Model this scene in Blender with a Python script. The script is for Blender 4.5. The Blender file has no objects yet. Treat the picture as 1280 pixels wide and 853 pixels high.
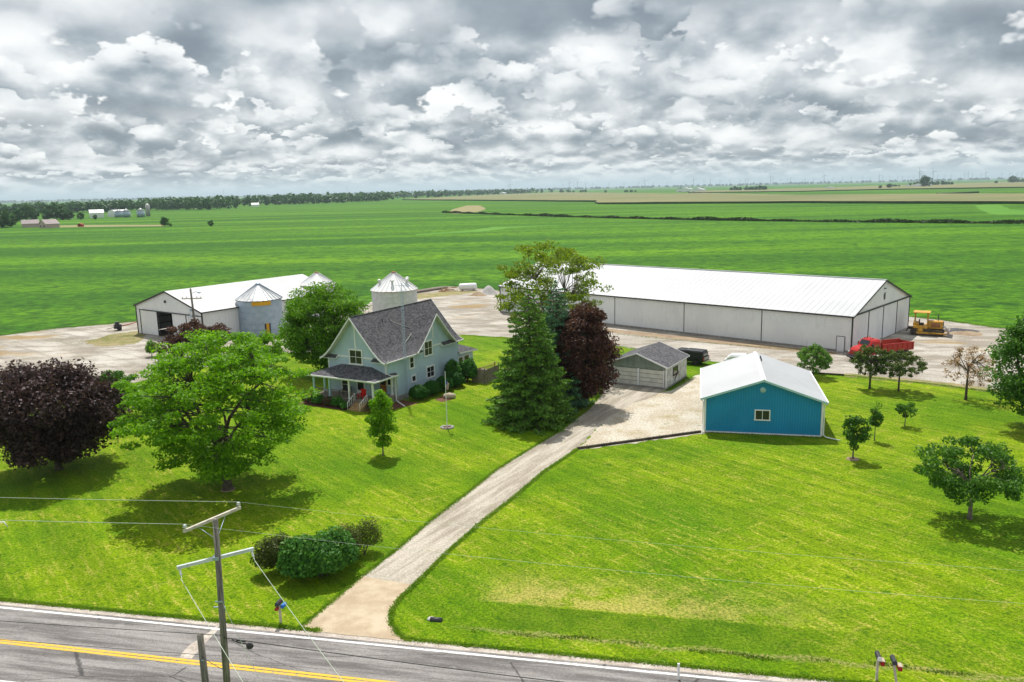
import bpy, bmesh, math, random
import numpy as np
from mathutils import Matrix, Vector
R = math.radians
PI = math.pi
sc = bpy.context.scene
COL = sc.collection

# ------------------------------------------------------------------ camera
CAMH = 23.0
cd = bpy.data.cameras.new('camera'); cam = bpy.data.objects.new('camera', cd); COL.objects.link(cam)
cd.sensor_width = 36.0; cd.lens = 1005.0 / 1280.0 * 36.0
cd.clip_start = 0.5; cd.clip_end = 120000
cam.matrix_world = (Matrix.Translation((0, 0, CAMH)) @ Matrix.Rotation(R(90 - 10.675), 4, 'X')
                    @ Matrix.Rotation(R(-1.3426), 4, 'Z'))
sc.camera = cam
sc.render.resolution_x = 1024; sc.render.resolution_y = 682

# ------------------------------------------------------------------ node helper
class NT:
    def __init__(s, tree): s.t = tree; s.L = tree.links
    def n(s, typ, **kw):
        nd = s.t.nodes.new(typ)
        for k, v in kw.items(): setattr(nd, k, v)
        return nd
    def put(s, sock, v):
        if isinstance(v, bpy.types.NodeSocket): s.L.new(v, sock)
        elif v is not None:
            if isinstance(v, (tuple, list)) and len(v) == 3 and sock.type == 'RGBA': v = (*v, 1)
            sock.default_value = v
    def math(s, op, a, b=None, c=None, clamp=False):
        m = s.n('ShaderNodeMath', operation=op, use_clamp=clamp)
        s.put(m.inputs[0], a)
        if b is not None: s.put(m.inputs[1], b)
        if c is not None: s.put(m.inputs[2], c)
        return m.outputs[0]
    def vmath(s, op, a, b=None):
        m = s.n('ShaderNodeVectorMath', operation=op); s.put(m.inputs[0], a)
        if b is not None: s.put(m.inputs[1], b)
        return m.outputs[0]
    def comb(s, x, y, z):
        m = s.n('ShaderNodeCombineXYZ'); s.put(m.inputs[0], x); s.put(m.inputs[1], y); s.put(m.inputs[2], z); return m.outputs[0]
    def sep(s, v):
        m = s.n('ShaderNodeSeparateXYZ'); s.put(m.inputs[0], v); return m.outputs
    def noise(s, vec, scale, detail=4, rough=.55, out='Fac', dist=0):
        m = s.n('ShaderNodeTexNoise'); s.put(m.inputs['Vector'], vec); m.inputs['Scale'].default_value = scale
        m.inputs['Detail'].default_value = detail; m.inputs['Roughness'].default_value = rough
        m.inputs['Distortion'].default_value = dist
        return m.outputs[out]
    def vor(s, vec, scale, out='Distance', feature='F1', rand=1):
        m = s.n('ShaderNodeTexVoronoi', feature=feature); s.put(m.inputs['Vector'], vec); m.inputs['Scale'].default_value = scale
        m.inputs['Randomness'].default_value = rand
        return m.outputs[out]
    def step(s, v, a, b, lo=0., hi=1.):
        m = s.n('ShaderNodeMapRange', interpolation_type='SMOOTHSTEP')
        s.put(m.inputs[0], v); s.put(m.inputs[1], a); s.put(m.inputs[2], b); s.put(m.inputs[3], lo); s.put(m.inputs[4], hi)
        return m.outputs[0]
    def mix(s, fac, a, b, blend='MIX'):
        m = s.n('ShaderNodeMix', data_type='RGBA', blend_type=blend)
        s.put(m.inputs[0], fac); s.put(m.inputs[6], a); s.put(m.inputs[7], b); return m.outputs[2]
    def ramp(s, fac, stops):
        m = s.n('ShaderNodeValToRGB'); s.put(m.inputs[0], fac); e = m.color_ramp.elements
        while len(e) < len(stops): e.new(.5)
        for i, (p, c) in enumerate(stops):
            e[i].position = p; e[i].color = (*c, 1) if len(c) == 3 else c
        return m.outputs[0]
    def pos(s): return s.n('ShaderNodeNewGeometry').outputs['Position']
    def obj(s): return s.n('ShaderNodeTexCoord').outputs['Object']
    def scale(s, v, sx, sy, sz):
        return s.vmath('MULTIPLY', v, (sx, sy, sz))
    def bump(s, h, strength, dist):
        m = s.n('ShaderNodeBump'); m.inputs['Strength'].default_value = strength; m.inputs['Distance'].default_value = dist
        s.put(m.inputs['Height'], h); return m.outputs[0]

# ------------------------------------------------------------------ world: daylight sky under a broken cumulus deck
SUN_EL, SUN_AZ = 61.0, -11.0      # azimuth from +Y, clockwise
w = bpy.data.worlds.new('World'); sc.world = w; w.use_nodes = True
w.node_tree.nodes.clear(); N = NT(w.node_tree)
sky = N.n('ShaderNodeTexSky', sky_type='NISHITA'); sky.sun_disc = False
sky.sun_elevation = R(SUN_EL); sky.sun_rotation = R(SUN_AZ); sky.dust_density = 2.0
dirv = N.n('ShaderNodeTexCoord').outputs['Generated']
dx, dy, dz = N.sep(dirv)
dzp = N.math('MAXIMUM', dz, 0.0)
# cloud sizes halve towards the horizon: four bands of elevation, cross-faded
edges = [None, (.030, .050), (.068, .105), (.150, .225)]
sc_h = [22., 11.5, 6.0, 3.4]; flat_ = [2.8, 2.1, 1.7, 1.5]
hz = N.step(dz, -0.010, 0.036); below = N.step(dz, -0.03, -0.001)
def field(k, seed, scale, lift, detail, rough=.5, puff=.30, pdet=3):
    """rounded billows on a slow noise, about 0 +- .25, over directions; lift samples a little higher up"""
    s_ = sc_h[k] * scale
    v = N.comb(N.math('MULTIPLY', dx, s_), N.math('MULTIPLY', dy, s_), N.math('MULTIPLY_ADD', dz, s_ * flat_[k], seed + lift))
    n_ = N.noise(v, 1.0, detail, rough)
    vo = N.n('ShaderNodeTexVoronoi', feature='F1', normalize=False); N.put(vo.inputs['Vector'], v)
    vo.inputs['Scale'].default_value = 2.1; vo.inputs['Detail'].default_value = pdet; vo.inputs['Roughness'].default_value = .55; vo.inputs['Lacunarity'].default_value = 2.2
    return N.math('MULTIPLY_ADD', N.math('SUBTRACT', .95, vo.outputs['Distance']), puff * .5, N.math('SUBTRACT', n_, .5))
# farthest sheet first, then decks of separate cumulus in front of it
layers = [(21.3, .8, -9., 4), (3.1, 1.1, .035, 3), (31.9, .70, .055, 3)]
shader = None
for k in range(4):
    acc = None
    for i, (seed, scl, thr, det) in enumerate(layers):
        n0 = field(k, seed, scl, 0., det + 2, .57); n1 = field(k, seed, scl, .26, 2, .5, .30, 1)
        slope = N.math('SUBTRACT', n0, n1)                 # >0: crown of a cloud, <0: its underside
        lit = N.step(N.math('ADD', slope, N.math('MULTIPLY', n0, -.38)), -.23, .150)
        c = N.ramp(lit, [(0, (.165, .20, .235)), (.25, (.27, .315, .35)), (.50, (.45, .485, .51)), (.74, (.68, .70, .71)), (1, (.84, .845, .835))])
        if acc is None: acc = c
        else: acc = N.mix(N.math('MULTIPLY', N.step(n0, thr, thr + .035), .97), acc, c)
    # near the horizon everything melts into milky haze
    if k == 0: acc = N.mix(hz, (.56, .66, .67), acc)
    final = N.mix(.93, sky.outputs[0], N.mix(1.0, acc, (10, 10, 10), 'MULTIPLY'))
    if k == 0: final = N.mix(below, (2.2, 2.9, 1.6), final)
    bg = N.n('ShaderNodeBackground'); bg.inputs['Strength'].default_value = 0.10; N.L.new(final, bg.inputs[0])
    if shader is None: shader = bg.outputs[0]
    else:
        mx = N.n('ShaderNodeMixShader'); N.put(mx.inputs[0], N.step(dzp, *edges[k])); N.L.new(shader, mx.inputs[1]); N.L.new(bg.outputs[0], mx.inputs[2]); shader = mx.outputs[0]
wo = N.n('ShaderNodeOutputWorld'); N.L.new(shader, wo.inputs[0])
w.cycles.sampling_method = 'MANUAL'; w.cycles.sample_map_resolution = 256

sl = bpy.data.lights.new('sun', 'SUN'); sl.energy = 4.0; sl.angle = R(0.6); sl.color = (1.0, .965, .90)
so = bpy.data.objects.new('sun', sl); COL.objects.link(so)
sd = Vector((math.sin(R(SUN_AZ)) * math.cos(R(SUN_EL)), math.cos(R(SUN_AZ)) * math.cos(R(SUN_EL)), math.sin(R(SUN_EL))))
so.rotation_euler = sd.to_track_quat('Z', 'Y').to_euler(); so.location = (0, 0, 60)
sc.view_settings.view_transform = 'Standard'; sc.view_settings.look = 'None'
sc.view_settings.exposure = 0.36; sc.view_settings.gamma = 1.0
sc.render.engine = 'CYCLES'
sc.cycles.max_bounces = 5; sc.cycles.diffuse_bounces = 2; sc.cycles.glossy_bounces = 2
sc.cycles.transmission_bounces = 3; sc.cycles.transparent_max_bounces = 8; sc.cycles.volume_bounces = 0

# ------------------------------------------------------------------ materials
MAT = {}
def mat(name, fn, rough=.8, metal=0., spec=.3):
    m = bpy.data.materials.new(name); m.use_nodes = True; t = m.node_tree; t.nodes.clear(); n = NT(t)
    b = n.n('ShaderNodeBsdfPrincipled'); o = n.n('ShaderNodeOutputMaterial'); t.links.new(b.outputs[0], o.inputs[0])
    b.inputs['Roughness'].default_value = rough; b.inputs['Metallic'].default_value = metal
    b.inputs['Specular IOR Level'].default_value = spec
    c, h = fn(n, b)
    n.put(b.inputs['Base Color'], c)
    if h is not None: t.links.new(h, b.inputs['Normal'])
    MAT[name] = m; return m

def worn(name, c1, c2, scale=3., amt=(.35, .7), rough=.7, metal=0., bump=.15, fine=40., spec=.3):
    """paint / wood / metal: a base colour with broad wear, fine grain and faint relief"""
    def f(n, b):
        o = n.obj(); a = n.noise(o, scale, 5, .6); g = n.noise(o, fine, 3, .6)
        c = n.mix(n.step(a, amt[0], amt[1]), c1, c2)
        c = n.mix(.35, c, n.mix(g, (.75, .75, .75), (1.2, 1.2, 1.2)), 'MULTIPLY')
        n.put(b.inputs['Roughness'], n.step(a, .2, .8, max(rough - .12, .05), min(rough + .1, 1)))
        return c, n.bump(g, bump, .02)
    return mat(name, f, rough, metal, spec)

def leafmat(name, cols, trans=.35, rough=.55):
    m = bpy.data.materials.new(name); m.use_nodes = True; t = m.node_tree; t.nodes.clear(); n = NT(t)
    rnd = n.n('ShaderNodeNewGeometry').outputs['Random Per Island']
    big = n.noise(n.pos(), .45, 3, .6)
    f = n.math('ADD', n.math('MULTIPLY', rnd, .65), n.math('MULTIPLY', n.math('SUBTRACT', big, .3), .9), clamp=True)
    c = n.ramp(f, [(i / (len(cols) - 1), cc) for i, cc in enumerate(cols)])
    p = n.n('ShaderNodeBsdfPrincipled'); n.put(p.inputs['Base Color'], c); p.inputs['Roughness'].default_value = rough
    p.inputs['Specular IOR Level'].default_value = .25
    tr = n.n('ShaderNodeBsdfTranslucent'); n.put(tr.inputs[0], n.mix(1., c, (1.25, 1.35, .75), 'MULTIPLY'))
    mx = n.n('ShaderNodeMixShader'); mx.inputs[0].default_value = trans
    t.links.new(p.outputs[0], mx.inputs[1]); t.links.new(tr.outputs[0], mx.inputs[2])
    o = n.n('ShaderNodeOutputMaterial'); t.links.new(mx.outputs[0], o.inputs[0]); MAT[name] = m; return m

# ---- road frame: u along the road, v away from its lawn edge
RA = R(12.1)
def road_uv(n):
    x, y, z = n.sep(n.pos())
    x = n.math('SUBTRACT', x, 2.04); y = n.math('SUBTRACT', y, 36.77)
    u = n.math('SUBTRACT', n.math('MULTIPLY', x, math.cos(RA)), n.math('MULTIPLY', y, math.sin(RA)))
    v = n.math('ADD', n.math('MULTIPLY', x, math.sin(RA)), n.math('MULTIPLY', y, math.cos(RA)))
    return u, v

def f_lawn(n, b):
    P = n.pos(); x, y, z = n.sep(P); u, v = road_uv(n)
    base = n.noise(P, .07, 5, .6); mid = n.noise(P, .5, 5, .65); fine = n.noise(P, 6., 4, .75); vf = n.noise(P, 22., 2, .7)
    # mowing streaks in two crossing directions
    def streak(ang, s1, s2, seed):
        ca, sa = math.cos(ang), math.sin(ang)
        a = n.math('ADD', n.math('MULTIPLY', x, ca), n.math('MULTIPLY', y, sa))
        c = n.math('SUBTRACT', n.math('MULTIPLY', y, ca), n.math('MULTIPLY', x, sa))
        return n.noise(n.comb(n.math('MULTIPLY', a, s1), n.math('MULTIPLY', c, s2), seed), 1., 4, .62)
    s1 = streak(R(-52), .55, 2.6, 0.); s2 = streak(R(36), .40, 1.9, 5.); mow = streak(R(-52), .03, .75, 9.)
    st = n.math('MAXIMUM', s1, n.math('MULTIPLY', s2, .94))
    g1 = (.098, .215, .003); g2 = (.198, .305, .004); g3 = (.048, .14, .003)
    c = n.mix(n.step(base, .35, .65), g1, g2)
    c = n.mix(n.step(n.math('ADD', n.math('MULTIPLY', n.noise(P, 1.6, 6, .72), .7), n.math('MULTIPLY', s1, .4)), .56, .36), c, g3)
    dry = n.math('MULTIPLY', n.step(st, .50, .70), n.step(fine, .34, .60))
    # dry patches mostly in the right-hand lawn and along the old mowing edge
    reg = n.math('MAXIMUM', n.step(n.vor(n.comb(x, n.math('MULTIPLY', y, 1.4), 0.), .035), .75, .1),
                 n.math('MULTIPLY', n.step(base, .40, .56), .95))
    edge = n.math('MULTIPLY', n.math('MULTIPLY', n.step(v, 9.5, 5.2), n.step(v, 4.4, 4.75)), n.step(u, -6.5, -3.))
    edge = n.math('MULTIPLY', n.math('MULTIPLY', edge, n.step(u, 18., 2.)), .75)
    c = n.mix(n.math('MULTIPLY', dry, n.math('MULTIPLY', reg, .80)), c, (.45, .40, .09))
    c = n.mix(1., c, n.mix(n.step(mow, .36, .64), (.84, .86, .84), (1.16, 1.12, 1.1)), 'MULTIPLY')
    c = n.mix(n.math('MULTIPLY', edge, n.step(n.math('ADD', mid, n.math('MULTIPLY', fine, .4)), .55, .80)), c, (.44, .38, .11))
    # unmown strip of the ditch
    dit = n.math('MULTIPLY', n.step(v, 4.6, 4.35), n.step(v, 1.4, 2.2))
    dit = n.math('MULTIPLY', dit, n.step(u, -5., -2.5))
    dit = n.math('MULTIPLY', dit, n.step(u, 20., 4., .25, 1.))
    c = n.mix(n.math('MULTIPLY', dit, .75), c, n.mix(n.step(mid, .35, .65), (.055, .135, .004), (.11, .20, .008)))
    dl = n.math('MULTIPLY', n.step(n.math('ABSOLUTE', n.math('SUBTRACT', v, n.math('ADD', 1.55, n.math('MULTIPLY', n.math('SUBTRACT', n.noise(P, .35, 3), .5), 1.3)))), .38, .05), n.step(u, -7., -3.))
    c = n.mix(n.math('MULTIPLY', dl, n.step(fine, .40, .62)), c, (.27, .25, .10))
    c = n.mix(1., c, n.mix(n.step(fine, .30, .70), (.46, .54, .44), (1.46, 1.36, 1.4)), 'MULTIPLY')
    c = n.mix(1., c, n.mix(n.step(vf, .3, .7), (.66, .70, .6), (1.32, 1.28, 1.3)), 'MULTIPLY')
    return c, n.bump(n.math('ADD', fine, n.math('MULTIPLY', vf, .5)), .9, .10)
mat('lawn_grass', f_lawn, .9, spec=.08)

def f_field(n, b):
    P = n.pos(); x, y, z = n.sep(P)
    Q = n.comb(n.math('MULTIPLY', x, .35), y, 0.)
    big = n.noise(Q, .006, 4, .6); band = n.noise(n.comb(n.math('MULTIPLY', x, .12), y, 4.), .022, 5, .62)
    mid = n.noise(P, .16, 5, .62); fine = n.noise(n.comb(n.math('MULTIPLY', x, .6), y, 0.), .55, 6, .82)
    c = n.mix(n.step(band, .36, .66), (.030, .118, .002), (.086, .220, .002))
    yel = n.math('MULTIPLY', n.step(band, .50, .72), n.step(big, .42, .62))
    c = n.mix(n.math('MULTIPLY', yel, .85), c, (.15, .30, .003))
    c = n.mix(n.math('MULTIPLY', n.step(mid, .50, .36), .7), c, (.016, .080, .003))
    # rows of the crop
    row = n.math('SINE', n.math('MULTIPLY', n.math('ADD', n.math('MULTIPLY', y, .978), n.math('MULTIPLY', x, .207)), 2 * PI / .76))
    near = n.step(y, 330., 160.)
    c = n.mix(1., c, n.mix(n.step(fine, .34, .66), (.38, .46, .38), (1.50, 1.42, 1.4)), 'MULTIPLY')
    c = n.mix(n.math('MULTIPLY', n.math('MULTIPLY', near, .5), n.step(n.math('ADD', n.math('MULTIPLY', row, .12), fine), .52, .36)), c, (.010, .055, .006))
    return c, n.bump(fine, .9, .35)
mat('soybean_leaves', f_field, .85, spec=.1)

def f_gravel(n, b):
    P = n.pos(); x, y, z = n.sep(P)
    a = n.noise(P, .09, 5, .6); m = n.noise(n.comb(n.math('MULTIPLY', x, .5), n.math('MULTIPLY', y, 1.2), 2.), .33, 5, .65)
    f = n.noise(P, 5., 4, .75); s = n.vor(P, 9., 'Color')
    c = n.mix(n.step(a, .35, .65), (.37, .335, .285), (.52, .485, .43))
    c = n.mix(n.math('MULTIPLY', n.step(m, .43, .60), .75), c, (.25, .215, .17))
    tr = n.noise(n.comb(n.math('MULTIPLY', n.math('ADD', n.math('MULTIPLY', x, .77), n.math('MULTIPLY', y, -.64)), .05), n.math('MULTIPLY', n.math('ADD', n.math('MULTIPLY', x, .64), n.math('MULTIPLY', y, .77)), .8), 3.), 1., 5, .7)
    c = n.mix(n.math('MULTIPLY', n.step(tr, .50, .62), .45), c, (.22, .20, .175))
    ty = n.noise(n.comb(n.math('MULTIPLY', x, .45), y, 9.), .12, 4, .6)
    c = n.mix(n.math('MULTIPLY', n.step(ty, .60, .70), .7), c, (.33, .22, .08))
    c = n.mix(n.math('MULTIPLY', n.step(n.noise(P, .23, 4, .7), .665, .74), .7), c, (.15, .22, .03))
    c = n.mix(1., c, n.mix(n.step(f, .3, .7), (.62, .62, .62), (1.24, 1.24, 1.24)), 'MULTIPLY')
    return c, n.bump(f, .6, .06)
mat('gravel', f_gravel, .95, spec=.1)

def f_drive(n, b):
    P = n.pos(); x, y, z = n.sep(P)
    # lengthways coordinate of the drive (about 62 degrees) for wheel tracks
    ca, sa = math.cos(R(59)), math.sin(R(59))
    c_ = n.math('SUBTRACT', n.math('MULTIPLY', y, ca), n.math('MULTIPLY', x, sa)); a_ = n.math('ADD', n.math('MULTIPLY', x, ca), n.math('MULTIPLY', y, sa))
    st = n.noise(n.comb(n.math('MULTIPLY', a_, .12), n.math('MULTIPLY', c_, 1.1), 0.), 1., 5, .65)
    f = n.noise(P, 7., 4, .75); m = n.noise(P, .5, 5, .6); k = n.vor(P, 11., 'Distance')
    c = n.mix(n.step(st, .38, .62), (.32, .28, .22), (.50, .45, .375))
    c = n.mix(n.math('MULTIPLY', n.step(m, .53, .7), .6), c, (.46, .43, .36))
    c = n.mix(n.math('MULTIPLY', n.step(n.noise(P, .4, 4, .7), .62, .72), .45), c, (.30, .27, .11))
    c = n.mix(1., c, n.mix(n.step(f, .25, .75), (.68, .68, .68), (1.25, 1.25, 1.25)), 'MULTIPLY')
    return c, n.bump(n.math('ADD', f, k), .7, .05)
mat('crushed_stone', f_drive, .95, spec=.1)

def f_lot(n, b):
    P = n.pos()
    f = n.noise(P, 5., 4, .8); m = n.noise(P, .35, 5, .65); k = n.vor(P, 6., 'Distance')
    c = n.mix(n.step(m, .38, .62), (.50, .43, .33), (.60, .55, .46))
    c = n.mix(n.math('MULTIPLY', n.step(n.noise(P, .22, 5, .7), .53, .66), .65), c, (.36, .29, .14))
    c = n.mix(n.math('MULTIPLY', n.math('MULTIPLY', n.step(n.noise(P, .7, 6, .78), .60, .68), .8), n.step(n.noise(P, .16, 2), .45, .55)), c, (.11, .14, .03))
    c = n.mix(1., c, n.mix(n.step(f, .3, .7), (.60, .60, .58), (1.22, 1.22, 1.22)), 'MULTIPLY')
    return c, n.bump(n.math('ADD', f, k), .8, .07)
mat('pale_stone', f_lot, .95, spec=.1)

def f_conc(n, b):
    P = n.pos(); f = n.noise(P, 12., 4, .7); m = n.noise(P, .6, 5, .6)
    c = n.mix(n.step(m, .35, .65), (.40, .31, .21), (.52, .43, .31))
    c = n.mix(1., c, n.mix(f, (.8, .8, .8), (1.15, 1.15, 1.15)), 'MULTIPLY')
    return c, n.bump(f, .3, .02)
mat('tan_concrete', f_conc, .9, spec=.15)

def f_road(n, b):
    P = n.pos(); u, v = road_uv(n)
    f = n.noise(P, 14., 4, .8); f2 = n.noise(P, 45., 2, .7)
    st = n.noise(n.comb(n.math('MULTIPLY', u, .12), n.math('MULTIPLY', v, 1.5), 0.), 1., 6, .68)
    c = n.mix(n.step(st, .36, .64), (.125, .115, .110), (.285, .268, .255))
    sp = n.noise(P, 1.3, 5, .75)
    c = n.mix(n.math('MULTIPLY', n.step(sp, .55, .75), .4), c, (.37, .345, .32))
    c = n.mix(1., c, n.mix(n.step(f, .3, .7), (.72, .72, .72), (1.25, 1.25, 1.25)), 'MULTIPLY')
    c = n.mix(.5, c, n.mix(n.step(f2, .3, .7), (.7, .7, .7), (1.3, 1.3, 1.3)), 'MULTIPLY')
    # long tar cracks
    cr = n.vor(n.comb(n.math('MULTIPLY', u, .22), n.math('MULTIPLY', v, 1.2), 0.), .40, 'Distance', 'DISTANCE_TO_EDGE')
    cr = n.math('ADD', cr, n.math('MULTIPLY', n.math('SUBTRACT', n.noise(P, 3., 5), .5), .022))
    c = n.mix(n.math('MULTIPLY', n.step(cr, .007, .002), .7), c, (.03, .03, .032))
    return c, n.bump(f, .4, .02)
mat('asphalt', f_road, .85, spec=.2)

def f_shoulder(n, b):
    P = n.pos(); f = n.noise(P, 9., 4, .8); m = n.noise(P, .8, 4, .6)
    c = n.mix(n.step(m, .35, .65), (.40, .34, .29), (.56, .50, .44))
    c = n.mix(1., c, n.mix(n.step(f, .3, .7), (.65, .65, .65), (1.2, 1.2, 1.2)), 'MULTIPLY')
    return c, n.bump(f, .6, .04)
mat('shoulder_stone', f_shoulder, .95, spec=.1)

def paintline(name, col, under):
    def f(n, b):
        P = n.pos(); a = n.noise(P, 5., 5, .75); g = n.noise(P, 30., 2, .7)
        c = n.mix(n.step(n.math('ADD', a, n.math('MULTIPLY', g, .25)), .62, .78), col, under)
        return c, None
    return mat(name, f, .7, spec=.25)
paintline('yellow_paint', (.72, .43, .03), (.34, .28, .16))
paintline('white_paint_line', (.72, .72, .71), (.40, .38, .36))

def f_corn(n, b):
    P = n.pos(); x, y, z = n.sep(P)
    a = n.noise(n.comb(n.math('MULTIPLY', x, .3), y, 0.), .012, 5, .6); f = n.noise(n.comb(n.math('MULTIPLY', x, .4), y, 0.), .3, 4, .7)
    c = n.mix(n.step(a, .35, .65), (.155, .165, .070), (.225, .215, .105))
    c = n.mix(1., c, n.mix(f, (.75, .78, .75), (1.2, 1.2, 1.2)), 'MULTIPLY')
    return c, n.bump(f, .7, .8)
mat('corn_tassels', f_corn, .9, spec=.1)
worn('corn_stalks', (.012, .05, .006), (.03, .085, .012), .2, rough=.9, fine=2.)
worn('dry_grass', (.30, .24, .12), (.16, .175, .045), .5, rough=.95, fine=.5)
worn('bright_weeds', (.085, .24, .004), (.06, .20, .004), .03, rough=.95, fine=.5)
worn('far_hills', (.03, .06, .03), (.05, .09, .04), .002, rough=.95, fine=.01)

# ---- building materials
def ribbed(name, c1, c2, per=.3, axis=0, rough=.45, metal=0., dirt=(.35, .33, .30), dirtamt=.25, spec=.4):
    def f(n, b):
        o = n.obj(); xyz = n.sep(o)
        a = n.noise(o, .25, 5, .6); d = n.noise(n.scale(o, 2., 2., .35), 1.2, 5, .65)
        c = n.mix(n.step(a, .35, .65), c1, c2)
        c = n.mix(n.math('MULTIPLY', n.step(d, .52, .75), dirtamt), c, dirt)
        c = n.mix(n.math('MULTIPLY', n.step(n.math('ADD', xyz[2], n.math('MULTIPLY', d, .6)), .75, .3), .35), c, dirt)
        return c, None
    return mat(name, f, rough, metal, spec)
ribbed('white_steel_wall', (.74, .75, .77), (.80, .81, .82))
ribbed('white_steel_door', (.72, .73, .76), (.80, .80, .82), dirtamt=.15)
def f_wroof(n, b):
    o = n.obj(); a = n.noise(o, .12, 5, .6); d = n.noise(n.scale(o, .5, 2., 2.), .8, 5, .7)
    c = n.mix(n.step(a, .35, .65), (.45, .46, .475), (.52, .53, .545))
    c = n.mix(n.math('MULTIPLY', n.step(d, .5, .75), .25), c, (.50, .48, .45))
    return c, None
mat('white_steel_roof', f_wroof, .45, spec=.35)
def f_oldroof(n, b):
    o = n.obj(); a = n.noise(o, .2, 5, .6); d = n.noise(n.scale(o, 1.6, .5, 1.), .7, 5, .7)
    c = n.mix(n.step(a, .35, .65), (.48, .475, .475), (.57, .57, .575))
    c = n.mix(n.math('MULTIPLY', n.step(d, .60, .70), .6), c, (.42, .31, .20))
    return c, None
mat('rust_spotted_white_roof', f_oldroof, .45, spec=.35)
ribbed('blue_steel_wall', (.007, .235, .46), (.010, .27, .52), dirtamt=.08, dirt=(.10, .22, .30))
worn('dark_trim', (.035, .037, .042), (.06, .06, .065), rough=.5)
worn('white_trim', (.84, .85, .85), (.76, .77, .76), rough=.55)
worn('teal_trim', (.42, .62, .66), (.36, .55, .60), rough=.55)
worn('cream_soffit', (.62, .62, .54), (.52, .53, .46), rough=.6)
def f_siding(n, b):
    o = n.obj(); x, y, z = n.sep(o)
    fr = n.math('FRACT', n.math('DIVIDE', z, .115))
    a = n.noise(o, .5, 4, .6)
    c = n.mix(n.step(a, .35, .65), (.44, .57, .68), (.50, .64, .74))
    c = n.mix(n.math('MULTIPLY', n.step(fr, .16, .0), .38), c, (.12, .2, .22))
    return c, n.bump(fr, .5, .015)
mat('blue_clapboard', f_siding, .7, spec=.25)
def f_shingle(n, b):
    o = n.obj()
    v = n.vor(n.scale(o, 3.2, 3.2, 5.), 1.3, 'Color'); f = n.noise(o, 5., 5, .85); a = n.noise(o, .4, 4, .6)
    g = n.math('MULTIPLY', n.sep(v)[0], .5)
    c = n.mix(n.math('ADD', g, n.math('MULTIPLY', n.step(f, .3, .7), .6)), (.015, .016, .021), (.17, .165, .175))
    c = n.mix(n.math('MULTIPLY', n.step(a, .45, .7), .3), c, (.13, .12, .125))
    return c, n.bump(f, .6, .03)
mat('grey_shingles', f_shingle, .9, spec=.15)
def f_glass(n, b):
    o = n.obj(); a = n.noise(o, 1.5, 2)
    return n.mix(a, (.010, .013, .016), (.035, .04, .045)), None
mat('dark_glass', f_glass, .08, spec=.5)
worn('interior_dark', (.03, .035, .04), (.05, .055, .06), rough=.9)
worn('galvanised', (.33, .42, .52), (.42, .50, .58), 1.2, rough=.42, metal=.25, bump=.1)
worn('galvanised_roof', (.60, .60, .61), (.74, .74, .74), 1.2, rough=.4, metal=.2)
worn('white_bin_wall', (.56, .56, .57), (.68, .68, .68), 1.5, rough=.5)
worn('white_bin_roof', (.76, .76, .76), (.60, .58, .56), 1.2, (.55, .8), rough=.45)
worn('rust', (.30, .12, .05), (.42, .22, .12), 2., rough=.9)
worn('rusty_white', (.62, .60, .58), (.42, .22, .14), 1.4, (.45, .62), rough=.7)
worn('yellow_panel', (.70, .38, .02), (.60, .32, .02), rough=.6)
worn('old_white_boards', (.56, .55, .52), (.33, .32, .28), 1.6, (.40, .66), rough=.85, bump=.3)
worn('mossy_boards', (.24, .29, .24), (.16, .20, .16), 1.8, rough=.9, bump=.3)
worn('door_panels', (.66, .65, .58), (.50, .50, .44), 1.2, rough=.7)
worn('grey_fence_wood', (.17, .145, .12), (.26, .22, .19), 2., rough=.95, bump=.4)
worn('fresh_wood', (.42, .28, .14), (.32, .2, .1), 2., rough=.85)
worn('deck_boards', (.30, .26, .22), (.20, .17, .15), 2., rough=.9)
worn('orange_wood', (.42, .16, .035), (.30, .10, .02), 2., rough=.6)
worn('masonry', (.34, .31, .28), (.22, .2, .18), 2., rough=.95, bump=.4)
worn('brown_timber', (.045, .035, .028), (.10, .08, .06), 2., rough=.95, bump=.4)
def f_pole(n, b):
    o = n.obj(); g = n.noise(n.scale(o, 14., 14., .8), 1., 5, .75)
    c = n.mix(n.step(g, .3, .7), (.075, .068, .058), (.31, .285, .25))
    return c, n.bump(g, .8, .03)
mat('weathered_pole', f_pole, .95, spec=.1)
worn('fibreglass', (.62, .66, .70), (.50, .54, .58), 3., rough=.45)
worn('weathered_arm', (.60, .55, .46), (.42, .38, .32), 3., rough=.9)
worn('porcelain', (.70, .72, .72), (.55, .58, .58), rough=.2, spec=.6)
worn('wire_metal', (.52, .58, .48), (.42, .48, .38), rough=.5)
worn('black_cable', (.03, .03, .032), (.05, .05, .05), rough=.7)
worn('bark', (.060, .048, .036), (.13, .105, .08), 4., rough=.95, bump=.6)
worn('pale_bark', (.14, .12, .095), (.24, .21, .17), 4., rough=.95, bump=.5)
worn('red_paint', (.50, .010, .010), (.38, .008, .008), rough=.35, spec=.5)
worn('red_chair_paint', (.72, .015, .015), (.60, .01, .01), rough=.4)
worn('faded_red_paint', (.42, .035, .022), (.30, .05, .03), rough=.6)
worn('black_paint', (.006, .007, .009), (.012, .013, .015), rough=.35, spec=.35)
worn('tyre', (.018, .018, .018), (.04, .038, .035), rough=.9)
worn('chrome', (.55, .55, .56), (.42, .42, .42), rough=.25, metal=.8)
worn('machine_yellow', (.62, .34, .035), (.46, .25, .05), 2., rough=.5)
worn('track_steel', (.05, .042, .035), (.12, .09, .06), 3., rough=.8)
worn('blade_steel', (.30, .26, .23), (.2, .15, .12), 2., rough=.6)
worn('pile_stone', (.50, .48, .46), (.38, .36, .34), .8, rough=.95, bump=.6, fine=6)
worn('dirt', (.24, .17, .11), (.34, .26, .17), .6, rough=.95, bump=.6, fine=4)
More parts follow.
